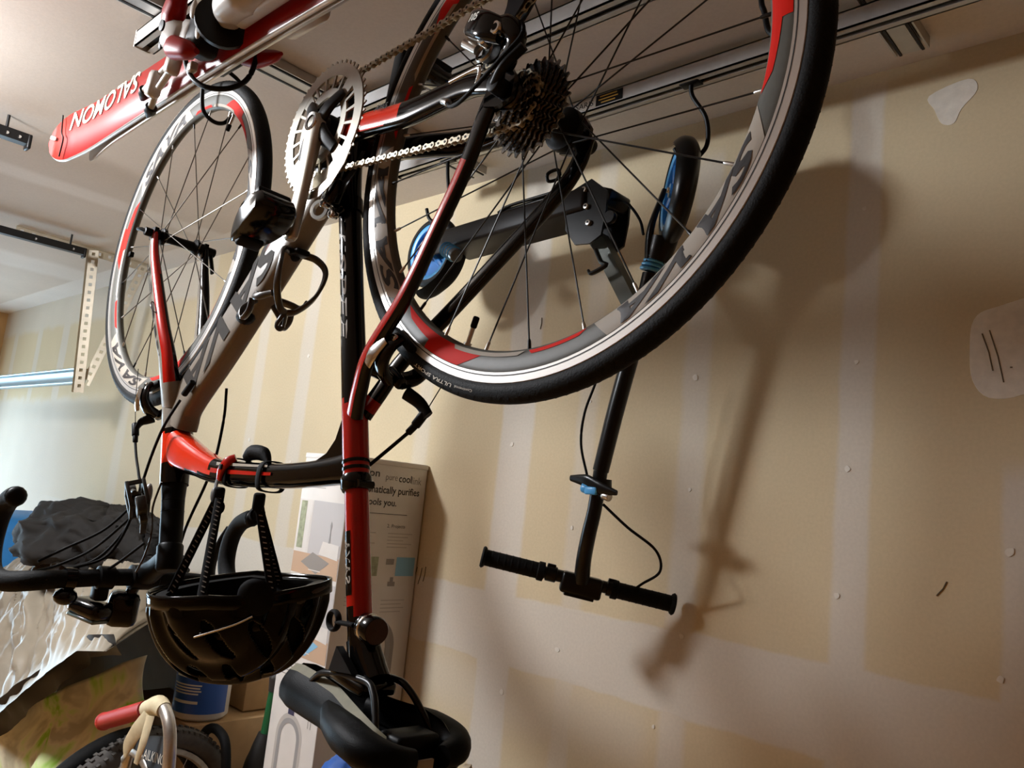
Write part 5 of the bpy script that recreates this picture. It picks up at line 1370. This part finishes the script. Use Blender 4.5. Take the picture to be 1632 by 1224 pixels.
def strut(name, label, a, b_, holes):
    a, b_ = V(*a), V(*b_); o_ = tuple(a)
    t = thing(name, label, 'strut', o_, 'black steel struts under the ceiling'); d_ = nrm(b_ - a)
    mb = MB(); mb.sweep([a, b_], (.022, .020), 4, up=(0, 0, 1), twist=math.pi/4, flat=True); mb.build('strut_bar', M_STRUT, t, world=o_)
    mb = MB(); c = b_; mb.box(c + d_*-.004 - V(0, 0, .006), (.036, .010, .040), _rot('z', 0), bev=.003); mb.build('strut_end', M_STRUT, t, world=o_)
    for s_ in holes:  # pale discs stand for light showing through the strut's holes
        mb = MB(); c = b_ - d_*s_ + V(.0158, 0, 0) - V(0, 0, .002); mb.lathe([(.0001, 0), (.0045, 0), (.0045, .001)], (1, -.2, 0), c, 12); mb.build('lit_hole_dot', M_ALU, t, world=o_)
    for zz in (0,):
        mb = MB(); mb.cyl(b_ - d_*.06 + V(0, 0, .01), V(b_[0] - d_[0]*.06, b_[1] - d_[1]*.06, HC), .004, 8); mb.build('hanger_rod', M_STRUT, t, world=o_)
    return t
strut('ceiling_strut', 'black steel strut ending against the perforated track hanger', W(-3.62, .20, .838), W(-3.585, 1.095, .838), (.05, .19, .33))
strut('ceiling_strut', 'short end of a black steel strut under the bright ceiling corner beyond the ski tip', W(-2.50, -.20, .845), W(-2.487, .570, .845), (.03, .06, .10))
# bulb and holder
bulb = thing('ceiling_bulb', 'bare warm bulb in a white holder on the ceiling', 'lamp', (LAMP[0], LAMP[1], HC)); LO_ = (LAMP[0], LAMP[1], HC)
mb = MB(); mb.lathe([(.0001, 0), (.06, 0), (.055, -.018), (.022, -.024), (.020, -.038), (.0001, -.040)], (0, 0, 1), LO_, 24); mb.build('lamp_holder', M_TRIM, bulb, world=LO_)
lo.parent = bulb; lo.location = (0, 0, LAMP[2] - HC)
# ------------------------------------------------------------------ tall printed carton against the wall
M_CARTW = mat('white_carton_print', '#d2cdc6', 0.55, noise=0.03, nscale=20)
M_INK = mat('dark_ink', '#2b2622', 0.6)
M_INKG = mat('grey_ink', '#8f8a84', 0.6)
M_INKL = mat('light_grey_ink', '#b3ada6', 0.6)
M_PICW = mat('picture_wall_grey', '#b7b4b2', 0.6)
M_PICD = mat('picture_shadow_grey', '#93918f', 0.6)
M_PICB = mat('picture_blue', '#7fb0cc', 0.6)
M_PICF = mat('picture_wood_floor', '#b99c82', 0.6)
M_PICG = mat('picture_foliage', '#93987c', 0.6, noise=0.35, nscale=60)
M_PICM = mat('picture_rug', '#8b8680', 0.6)
X0, X1, Y0, Y1, ZT = -1.935, -1.720, 1.236, 1.496, .058
box = thing('fan_carton', 'tall white printed fan carton standing against the wall behind the saddle', 'box', (-1.83, 1.366, STEP)); BO = (-1.83, 1.366, STEP)
mb = MB(); mb.box(((X0+X1)/2, (Y0+Y1)/2, (ZC + ZT + STEP)/2), (X1 - X0, Y1 - Y0, ZC + ZT - STEP), bev=.002); body = mb.build('carton_body', M_CARTW, box, world=BO)
mb = MB(); mb.box(((X0+X1)/2, (Y0+Y1)/2, ZC + ZT + .006), (X1 - X0 + .004, Y1 - Y0 + .002, .014), bev=.002); mb.build('carton_lid', M_CARTW, box, world=BO)
def sx(y, z, e=.0004): return V(X1 + e, y, ZC + z)             # side print
def sf(x, z, e=.0004): return V(x, Y0 - e, ZC + z)             # front print
def print_side(txt, y, z, w, h, m, e=.0005, **kw): text_part('print', txt, lambda a, b_: sx(y + a, z + b_, e), m, body, fit=(w, h), world=BO, **kw)
print_side('dyson', Y0 + .012, .018, .082, .026, M_INK, bold=.01)
print_side('pure', 1.352, .013, .040, .017, M_INKG)
print_side('cool', 1.397, .016, .044, .020, M_INK, bold=.01)
print_side('link', 1.443, .014, .034, .020, M_INKG)
print_side('Automatically purifies', Y0 + .012, -.024, .226, .026, M_INK, bold=.015)
print_side('and cools you.', Y0 + .012, -.056, .150, .024, M_INK, bold=.015)
print_side('1. Captures', Y0 + .02, -.110, .062, .012, M_INK)
print_side('2. Projects', 1.376, -.110, .062, .012, M_INK)
def rect_side(y0_, y1_, za, zb, m, e=.0004, name='printed_panel'):
    mb = MB(); mb.grid(lambda u, v: sx(y0_ + (y1_ - y0_)*u, za + (zb - za)*v, e), 1, 1); mb.build(name, m, body, world=BO, recalc=False)
for k in range(2):
    y_ = Y0 + .02 + k*.126
    for j in range(5): rect_side(y_, y_ + .085 - .015*(j % 3), -.124 - .009*j, -.1215 - .009*j, M_INKL)
    rect_side(y_ + .04, y_ + .105, -.235, -.185, M_PICB if k else M_PICG)
    rect_side(y_ + .005, y_ + .032, -.205, -.190, M_INKG)
rect_side(Y0 + .02, 1.44, -.0725, -.071, M_INK)
for j in range(4): rect_side(1.385, 1.465 - .01*(j % 2), -.300 - .010*j, -.2975 - .010*j, M_INKL)
for j in range(3): rect_side(Y0 + .03, 1.34 - .01*(j % 2), -.290 - .010*j, -.2875 - .010*j, M_INKL)
rect_side(1.40, 1.425, -.262, -.250, M_INKG); rect_side(1.407, 1.418, -.250, -.238, M_INKG)
def loop(cy, cz, ra, rb, straight, wd, m, side=True, e=.0005, name='printed_loop'):
    pts = [(-1, -straight)] + [(-math.cos(t), math.sin(t)) for t in np.linspace(0, math.pi, 21)] + [(1, -straight)]
    mb = MB(); o_ = []
    for x, z in pts:
        zz = z*rb if z >= 0 else z
        o_.append(((x*ra, zz), (x*(ra - wd), (z*(rb - wd) if z >= 0 else z))))
    F = sx if side else sf
    vs = [F(cy + p[0], cz + p[1], e) for q in o_ for p in q]
    mb.add(vs, [(2*i, 2*i+1, 2*i+3, 2*i+2) for i in range(len(o_)-1)], 0, False); mb.build(name, m, body, world=BO, recalc=False)
loop(1.375, -.420, .072, .075, .28, .030, M_INKG); loop(1.375, -.425, .060, .062, .28, .013, M_PICD, e=.0008)
# front face pictures
def rect_front(xa, xb, za, zb, m, e=.0004, sk=0.0, name='printed_panel'):
    mb = MB(); mb.grid(lambda u, v: sf(xa + (xb - xa)*u, za + (zb - za)*v + sk*u, e), 1, 1, flip=True); mb.build(name, m, body, world=BO, recalc=False)
rect_front(X0 + .012, X1 - .06, -.012, -.008, M_INKL); rect_front(X0 + .012, X1 - .10, -.022, -.019, M_INKL)
for top, mwin, glow in ((-.055, M_PICG, False), (-.262, M_PICW, True)):
    b0 = top - .195
    rect_front(X0 + .003, X1 - .002, b0, top, M_PICW, .0004)
    rect_front(X0 + .003, X0 + .070, b0 + .055, top, M_CARTW, .0007)
    rect_front(X0 + .012, X0 + .040, b0 + .065, top - .004, mwin if not glow else M_PICB, .0010)
    rect_front(X0 + .046, X0 + .064, b0 + .06, top - .004, M_CARTW, .0010)
    rect_front(X0 + .003, X1 - .002, b0, b0 + .055, M_PICF, .0007)
    mb = MB(); mb.prism([(0, .010), (.075, -.014), (.13, .020), (.05, .040)], sf(X0 + .045, b0 + .020, .0012), (1, 0, 0), (0, 0, 1), (0, .0002, 0)); mb.build('printed_rug', M_PICB if glow else M_PICM, body, world=BO)
    mb = MB(); mb.prism([(0, 0), (.085, -.008), (.085, .030), (.012, .034)], sf(X1 - .092, b0 + .058, .0012), (1, 0, 0), (0, 0, 1), (0, .0002, 0)); mb.build('printed_sofa', M_CARTW, body, world=BO)
    mb = MB(); mb.prism([(0, 0), (.008, 0), (.005, .03), (.009, .045), (.004, .056), (0, .045), (.003, .03)], sf(X1 - .056, b0 + .090, .0014), (1, 0, 0), (0, 0, 1), (0, .0002, 0)); mb.build('printed_fan', M_PICD, body, world=BO)
    rect_front(X0 + .085, X0 + .140, b0 + .013, b0 + .0155, M_CARTW, .0016)
    if glow:
        mb = MB(); P = crom([(0, 0), (.03, .035), (.045, .09), (.09, .10), (.10, .04), (.06, -.01)], 5, True); mb.prism(P, sf(X0 + .045, b0 + .06, .0009), (1, 0, 0), (0, 0, 1), (0, .0001, 0)); mb.build('printed_glow', mat('picture_pale_blue', '#a9c8d8', 0.6), body, world=BO)
for j in range(4): rect_front(X0 + .02, X0 + .11 - .015*(j % 3), -.478 - .011*j, -.4755 - .011*j, M_INKG)
loop((X0 + X1)/2 - .01, -.66, .060, .062, .16, .024, M_INKL, side=False); loop((X0 + X1)/2 - .01, -.662, .050, .052, .16, .013, M_PICD, side=False, e=.0008)
mb = MB(); mb.prism([(0, .0), (.025, .0), (.018, .06), (.006, .06)], sf((X0+X1)/2 - .028, -.585, .0005), (1, 0, 0), (0, 0, 1), (0, .0002, 0)); mb.build('printed_sleeve', mat('picture_orange', '#c98f63', 0.6), body, world=BO)
rect_front((X0+X1)/2 - .026, (X0+X1)/2 + .002, -.602, -.585, mat('picture_navy', '#3a3850', 0.6), .0009)
loop(X1 - .035, -.60, .007, .007, .016, .0025, M_INKG, side=False)

# ------------------------------------------------------------------ heap at the far end: silver cover, grey jacket, printed cloth, blue tote
def fbm(p, o=4, l=2.0):
    return mnoise.fractal(Vector(p), 1.0, l, o)
M_TARP = mat('crinkled_silver_cover', '#857b6b', 0.45, spec=0.3, noise=0.12, nscale=9)
M_NBLACK = mat('near_black_cloth', '#12100e', 0.6)
M_JACK = mat('dark_grey_jacket', '#1d1b19', 0.8, spec=0.15, noise=0.15, nscale=20)
topx = [-4.3, -3.75, -3.55, -3.30, -3.02, -2.70, -2.45, -2.24, -2.08, -1.95]
topz = [-.75, -.56, -.42, -.33, -.26, -.225, -.24, -.255, -.30, -.42]
hemx = [-4.3, -3.2, -2.9, -2.62, -2.38, -2.13, -1.95]
hemz = [-1.2, -1.00, -.90, -.745, -.60, -.465, -.43]
def tarp(u, v):
    x = -3.75 + 1.78*u
    zt = np.interp(x, topx, topz); zh = np.interp(x, hemx, hemz)
    if v < .62:
        q = v/.62; y = 1.12 - .34*q**.75; z = zt*(1 - q**1.35) + zh*q**1.35
    else:
        q = (v - .62)/.38; y = 1.12 + .32*q; z = zt - (zt + ZC - STEP - .005)*q**1.6
        return W(-3.75 + (x + 3.75)*(1.82 - 1.15*(min(y, 1.44) - .78))/1.78, min(y, 1.44), z)
    # long creases running down toward the hem plus small crinkles
    a_ = x*.80 - z*.60; c_ = x*.60 + z*.80
    d1 = fbm((a_*2.2, c_*9.0, 3.1), 4); d2 = 1 - abs(fbm((a_*5 + 4, c_*17.0, 7.7), 3)); d3 = 1 - abs(fbm((a_*16, c_*22.0, 1.7), 2))
    n = (d1*.045 + (d2 - .7)*.028 + (d3 - .7)*.010)*(.5 + .5*min(1, q*3))*(1 - .95*max(0, q - .8)/.2)
    return W(-3.75 + (x + 3.75)*(1.82 - 1.15*(y - .78))/1.78, y - n, z + n*.45)
mb = MB(); mb.grid(tarp, 240, 110, 0)
cov = thing('silver_cover', 'crinkled silver protective cover draped over a tall heap behind the handlebar', 'cover', (-3.1, 1.1, STEP)); CV = (-3.1, 1.1, STEP)
tp_ = mb.build('cover_sheet', M_TARP, cov, world=CV)
md = tp_.modifiers.new('thick', 'SOLIDIFY'); md.thickness = .002
def hem_strip(u, v):  # near-black sheet just under the cover's hem
    x = -3.75 + 1.80*u; zh = np.interp(x, hemx, hemz)
    y = .80 + .03*v; z = zh + .03 - (.05 + .035*math.sin(math.pi*min(1, u*1.05)))*v
    n = fbm((x*6, z*6, 1.3), 3)*.03
    return W(x, y + n, z)
mb = MB(); mb.grid(hem_strip, 80, 12, 0); mb.build('dark_hem_strip', M_NBLACK, cov, world=CV)
def jack(u, v):
    a = 2*math.pi*u; ph = v*math.pi/2
    d = 1 + .35*fbm((math.cos(a)*1.6, math.sin(a)*1.6 + v*2, 5.5), 3)
    d += .10*(1 - abs(fbm((math.cos(a)*5, math.sin(a)*5 + v*6, 2.5), 3))) - .07
    return W(-2.78 + .46*d*math.cos(a)*math.cos(ph)**.6, 1.06 + .20*d*math.sin(a)*math.cos(ph)**.6, -.335 + .155*math.sin(ph)*(1 + .16*d) + .022*fbm((math.cos(a)*4*math.cos(ph), math.sin(a)*4*math.cos(ph), 8.8), 3))
mb = MB(); mb.grid(jack, 120, 44, 0, wrapu=True); jk = mb.build('jacket', M_JACK); tag(jk, 'rumpled dark grey jacket lying on top of the silver cover', 'jacket')
# printed cloth
m = bpy.data.materials.new('printed_green_cloth'); m.use_nodes = True; nt = m.node_tree; L = nt.links; b_ = nt.nodes['Principled BSDF']; b_.inputs['Roughness'].default_value = .75
tc = nt.nodes.new('ShaderNodeTexCoord'); n1 = nt.nodes.new('ShaderNodeTexNoise'); n1.inputs['Scale'].default_value = 5.5; n1.inputs['Detail'].default_value = 3; n1.inputs['Distortion'].default_value = 1.8; L.new(tc.outputs['Object'], n1.inputs['Vector'])
rp = nt.nodes.new('ShaderNodeValToRGB'); rp.color_ramp.elements[0].position = .40; rp.color_ramp.elements[0].color = srgb('#b0ab93'); rp.color_ramp.elements[1].position = .68; rp.color_ramp.elements[1].color = srgb('#93c745')
e_ = rp.color_ramp.elements.new(.52); e_.color = srgb('#d5d2b8'); e_ = rp.color_ramp.elements.new(.60); e_.color = srgb('#c4d794'); L.new(n1.outputs['Fac'], rp.inputs[0]); L.new(rp.outputs[0], b_.inputs['Base Color'])
M_CLOTH = m
def cloth(u, v):
    x = -3.60 + 1.31*u; zt = min(np.interp(x, hemx, hemz) + .02, -.50); yc = np.interp(x, [-3.6, -2.75, -2.5, -2.29], [.80, .81, .89, 1.06]); z = zt + (-ZC + STEP + .004 - zt)*v
    fold = .035*math.sin(x*17 + v*3.5 + .8*math.sin(v*4)) + .018*math.sin(x*41 + 2*v)
    return W(x, yc + fold*(.35 + .65*min(1, v*2)) - .02*v + .04*fbm((x*3, z*3, 9.1), 3), z)
mb = MB(); mb.grid(cloth, 110, 60, 0); o = mb.build('printed_cloth', M_CLOTH); tag(o, 'olive and lime printed cloth hanging in folds below the silver cover', 'cloth')
md = o.modifiers.new('thick', 'SOLIDIFY'); md.thickness = .003
mb = MB(); mb.box(W(-4.12, 1.16, -.80), (.58, .44, 1.02), _rot('z', .05), bev=.06); o = mb.build('blue_tote', mat('blue_tote_fabric', '#1b6fae', 0.55, noise=.1, nscale=10)); 
tote = o; tag(o, 'bright blue fabric tote behind the silver cover by the far end', 'tote')
mb = MB(); mb.sweep(crom([W(-4.0, 1.03, -.30), W(-3.95, 1.03, -.27), W(-3.88, 1.03, -.27), W(-3.83, 1.03, -.31)], 5), (.008, .004), 8); mb.build('tote_handle', M_STRAP, tote)

# ------------------------------------------------------------------ old bicycle wheel and handlebar in the corner of the frame
M_KNOB = mat('dusty_knobbly_tyre', '#3a3632', 0.8, noise=0.2, nscale=60)
M_OLDAL = mat('scuffed_aluminium', '#b9b3aa', 0.32, metal=0.8, noise=0.15, nscale=60)
M_GRIPR = mat('red_rubber_grip', '#a3281f', 0.55)
M_TAPE = mat('yellowed_masking_tape', '#c9bb98', 0.7, noise=0.1, nscale=60)
ob = thing('old_bicycle', 'old knobbly-tyred bicycle with red grip and taped bent bar', 'bicycle', tuple(W(-2.06, .98, -1.31))); OB = tuple(W(-2.06, .98, -1.31))
wc = W(-2.085, .985, -.985); wn = nrm(V(-.96, -.26, .06)); we1 = nrm(V(0, 0, 1) - wn*wn[2]); we2 = np.cross(wn, we1)
mb = MB(); tr = .026; pr = [(.297 + tr*math.cos(a), tr*math.sin(a)) for a in np.linspace(0, 2*math.pi, 17)[:-1]]
mb.lathe(pr, wn, wc, 72, closed=True); ot = mb.build('knobbly_tyre', M_KNOB, ob, world=OB)
kb = MB()
for k in range(96):
    a = 2*math.pi*k/96
    d = we1*math.cos(a) + we2*math.sin(a); t = np.cross(wn, d)
    for q in (-1, 0, 1): kb.box(wc + d*(.297 + (tr + .001)*math.cos(q*.8)) + wn*(tr + .001)*math.sin(q*.8), (.009, .009, .005), np.stack([t, nrm(np.cross(d, t)), d], 1))
o = kb.build('tread_knobs', M_KNOB, ot, world=OB); o['kind'] = 'stuff'
mb = MB(); mb.lathe([(.270, -.011), (.258, -.010), (.254, 0), (.258, .010), (.270, .011)], wn, wc, 64); mb.build('rim', M_OLDAL, ob, world=OB)
mb = MB(); mb.lathe([(.006, -.05), (.014, -.045), (.014, .045), (.006, .05)], wn, wc, 20); mb.build('hub', M_OLDAL, ob, world=OB)
for k in range(24):
    a = 2*math.pi*k/24; d = we1*math.cos(a) + we2*math.sin(a); s_ = wn*(.03 if k % 2 else -.03)
    mb = MB(); mb.sweep([wc + s_ + d*.014, wc + d*.256], .001, 5); mb.build('spoke', M_OLDAL, ob, world=OB)
# second tyre leaning behind
wc2 = wc + wn*.085 + V(0, 0, -.012); wn2 = wn
mb = MB(); mb.lathe([(.290 + .024*math.cos(a), .024*math.sin(a)) for a in np.linspace(0, 2*math.pi, 17)[:-1]], wn2, wc2, 72, closed=True); o = mb.build('spare_tyre', M_RUB); tag(o, 'plain black spare tyre leaning just behind the knobbly one', 'tyre')
# handlebar: grip, bend wrapped in tape, tube dropping down, second tube
gp0, gp1 = W(-2.040, .850, -.622), W(-1.812, .850, -.536)
gd = nrm(gp1 - gp0)
mb = MB(); P = crom([gp0 + gd*.01, gp1, W(-1.775, .850, -.520), W(-1.735, .850, -.524), W(-1.700, .850, -.560), W(-1.690, .855, -.640), W(-1.70, .87, -.80), W(-1.78, .90, -.98), W(-1.95, .95, -1.04)], 8); mb.sweep(P, .0135, 18, up=(.1, 1, .05)); mb.build('bent_bar', M_OLDAL, ob, world=OB)
mb = MB(); Lg = np.linalg.norm(gp1 - gp0)*.92; prof = [(.0001, -.002), (.020, -.002), (.021, .004)]
for k in range(18): prof += [(.0195, .008 + (Lg - .012)*k/18), (.0185, .008 + (Lg - .012)*(k + .5)/18)]
prof += [(.0195, Lg), (.0135, Lg)]
mb.lathe(prof, gd, gp0, 20); g = mb.build('red_grip', M_GRIPR, ob, world=OB)
mb = MB(); mb.lathe([(.0001, -.004), (.013, -.004), (.013, 0)], gd, gp0, 16); mb.build('grip_end', M_OLDAL, g, world=OB)
mb = MB(); P = crom([gp1 - gd*.012, gp1 + gd*.012, W(-1.772, .850, -.520), W(-1.742, .850, -.523)], 6); mb.sweep(P, [.018, .020, .021, .017], 16, up=(.1, 1, .05)); 
mb.sweep(crom([W(-1.785, .835, -.540), W(-1.80, .825, -.575), W(-1.825, .822, -.612), W(-1.832, .822, -.640)], 5), [(.012, .002), (.016, .002), (.014, .002), (.004, .001)], 8, up=(.5, -.8, .1)); mb.sweep(crom([W(-1.770, .835, -.540), W(-1.765, .826, -.590), W(-1.78, .824, -.640)], 5), [(.010, .002), (.009, .002), (.006, .001)], 8, up=(.5, -.8, .1)); mb.build('masking_tape', M_TAPE, ob, world=OB)
mb = MB(); mb.sweep(crom([W(-1.890, .87, -.590), W(-1.905, .868, -.640), W(-1.930, .87, -.720), W(-1.97, .90, -.86), W(-2.00, .93, -1.02)], 6), .0125, 16, up=(.1, 1, .05)); mb.build('stay_tube', M_OLDAL, ob, world=OB)
mb = MB(); P = [W(-1.880, .862, -.612), W(-1.725, .862, -.578), W(-1.700, .862, -.70), W(-1.905, .862, -.74)]; mb.prism([(0, 0), (.16, .038), (.175, -.09), (-.02, -.13)], W(-1.885, .868, -.615), (1, 0, 0), (0, 0, 1), (0, .01, 0)); pl = mb.build('tool_pouch', mat('dark_blue_grey_pouch', '#2e3338', 0.7, noise=.15, nscale=30), ob, world=OB)
text_part('pouch_lettering', 'TRAILKING', lambda x, y: W(-1.872 + x, .8672, -.658 + y + x*.14), M_WHITE, pl, fit=(.130, .022), world=OB, shear=.2)
mb = MB(); mb.sweep(crom([W(-1.915, .855, -.675), W(-1.87, .85, -.645), W(-1.80, .85, -.650), W(-1.76, .855, -.69)], 6), (.009, .004), 10, up=(0, 1, 0)); mb.build('silver_loop', M_OLDAL, ob, world=OB)

# ------------------------------------------------------------------ jug, cartons, hose, pole, bags along the wall
M_CARD = mat('plain_cardboard', '#a98a62', 0.8, noise=0.08, nscale=25)
mb = MB(); mb.box(W(-2.47, 1.335, -1.02), (.42, .30, .575), bev=.003); o = mb.build('cardboard_carton', M_CARD); tag(o, 'brown cardboard carton under the blue labelled jug', 'box')
mb = MB(); mb.box(W(-2.395, 1.43, -.585), (.16, .10, .285), bev=.002); o = mb.build('cardboard_carton', M_CARD); tag(o, 'narrow upright cardboard carton right behind the blue labelled jug', 'box')
jc = W(-2.345, 1.255, -.730); jug = thing('labelled_jug', 'white plastic jug with a blue printed label under the helmet', 'jug', tuple(jc)); JO = tuple(jc)
mb = MB(); mb.lathe([(.0001, 0), (.070, 0), (.080, .010), (.080, .190), (.074, .215), (.040, .250), (.030, .255), (.030, .280), (.0001, .282)], (0, 0, 1), jc, 36); mb.build('jug_body', mat('white_jug_plastic', '#d6d0c8', 0.4), jug, world=JO)
M_LABEL = mat('blue_label', '#1f4f9e', 0.45)
def labf(u, v):
    a = math.radians(-170 + 200*u); return jc + V(.0808*math.cos(a), .0808*math.sin(a), .022 + .150*v + (.012*math.sin(u*6.5) if v > .9 else 0))
mb = MB(); mb.grid(labf, 40, 10); lb = mb.build('jug_label', M_LABEL, jug, world=JO)
def labt(x, y, z): 
    a = math.radians(-62) + x/.0815; return jc + V(.0815*math.cos(a), .0815*math.sin(a), z + y)
text_part('label_lettering', 'King', lambda x, y: labt(x - .02, y, .142), M_WHITE, lb, fit=(.05, .020), sub=6, world=JO)
for k, (w_, zz, h_) in enumerate(((.085, .122, .006), (.100, .100, .004), (.092, .092, .004), (.100, .084, .004), (.085, .076, .004), (.088, .050, .008))):
    mb = MB(); mb.grid(lambda u, v: labt((u - .5)*w_ - .006, h_*v, zz), 10, 1); mb.build('label_text_line', M_WHITE, lb, world=JO)
mb = MB(); mb.sweep(crom([W(-2.19, 1.19, -.86), W(-2.19, 1.19, -.755), W(-2.155, 1.19, -.712), W(-2.10, 1.19, -.706), W(-2.055, 1.19, -.735), W(-2.03, 1.19, -.84), W(-2.02, 1.19, -1.0), W(-2.02, 1.19, -1.30)], 8), .013, 14, up=(0, 1, 0)); o = mb.build('black_hose', M_RUB); tag(o, 'arched black rubber hose beside the knobbly tyre', 'hose')
pole = thing('green_pole', 'green pole with black cap leaning on the wall left of the fan carton', 'pole', tuple(W(-2.17, 1.36, -1.31))); PO = tuple(W(-2.17, 1.36, -1.31))
mb = MB(); mb.sweep([W(-2.139, 1.368, -.600), W(-2.152, 1.365, -.76)], .0135, 14, up=(0, 1, 0)); mb.build('pole_shaft', mat('dark_green_enamel', '#1f5a35', 0.35), pole, world=PO)
mb = MB(); mb.sweep(crom([W(-2.136, 1.368, -.570), W(-2.138, 1.368, -.585), W(-2.140, 1.368, -.625)], 4), [.012, .020, .016], 14, up=(0, 1, 0)); mb.build('pole_cap', M_PADG, pole, world=PO)
mb = MB(); mb.sweep(crom([W(-2.150, 1.365, -.745), W(-2.155, 1.362, -.80), W(-2.165, 1.36, -.90), W(-2.18, 1.35, -1.308)], 5), [.020, .032, .045, .05], 16, up=(0, 1, 0)); mb.build('folded_fabric', M_NBLACK, pole, world=PO)
def blobf(c, r, seed, amp=.25):
    def f(u, v):
        a = 2*math.pi*u; ph = math.pi*(v - .5)
        d = V(math.cos(a)*math.cos(ph), math.sin(a)*math.cos(ph), math.sin(ph))
        k = 1 + amp*fbm((d[0]*1.5 + seed, d[1]*1.5, d[2]*1.5), 3)
        return V(*c) + V(r[0]*d[0]*k, r[1]*d[1]*k, r[2]*d[2]*k)
    return f
mb = MB(); mb.grid(blobf(W(-1.49, 1.16, -.93), (.11, .09, .355), 2.0, .10), 40, 24, 0, wrapu=True); o = mb.build('blue_bag', mat('royal_blue_bag', '#2c5aa6', 0.5, noise=.1, nscale=15)); tag(o, 'royal blue bag bulging up below the saddle nose', 'bag')
mb = MB(); mb.grid(blobf(W(-1.215, 1.22, -.93), (.085, .085, .388), 5.0, .16), 40, 24, 0, wrapu=True); o = mb.build('patterned_bag', mat('cream_patterned_bag', '#a99a80', 0.7, noise=.6, nscale=45)); tag(o, 'cream and brown patterned bag just showing below the saddle tail', 'bag')

scene.cycles.max_bounces = 8
scene.cycles.diffuse_bounces = 4
scene.cycles.glossy_bounces = 4
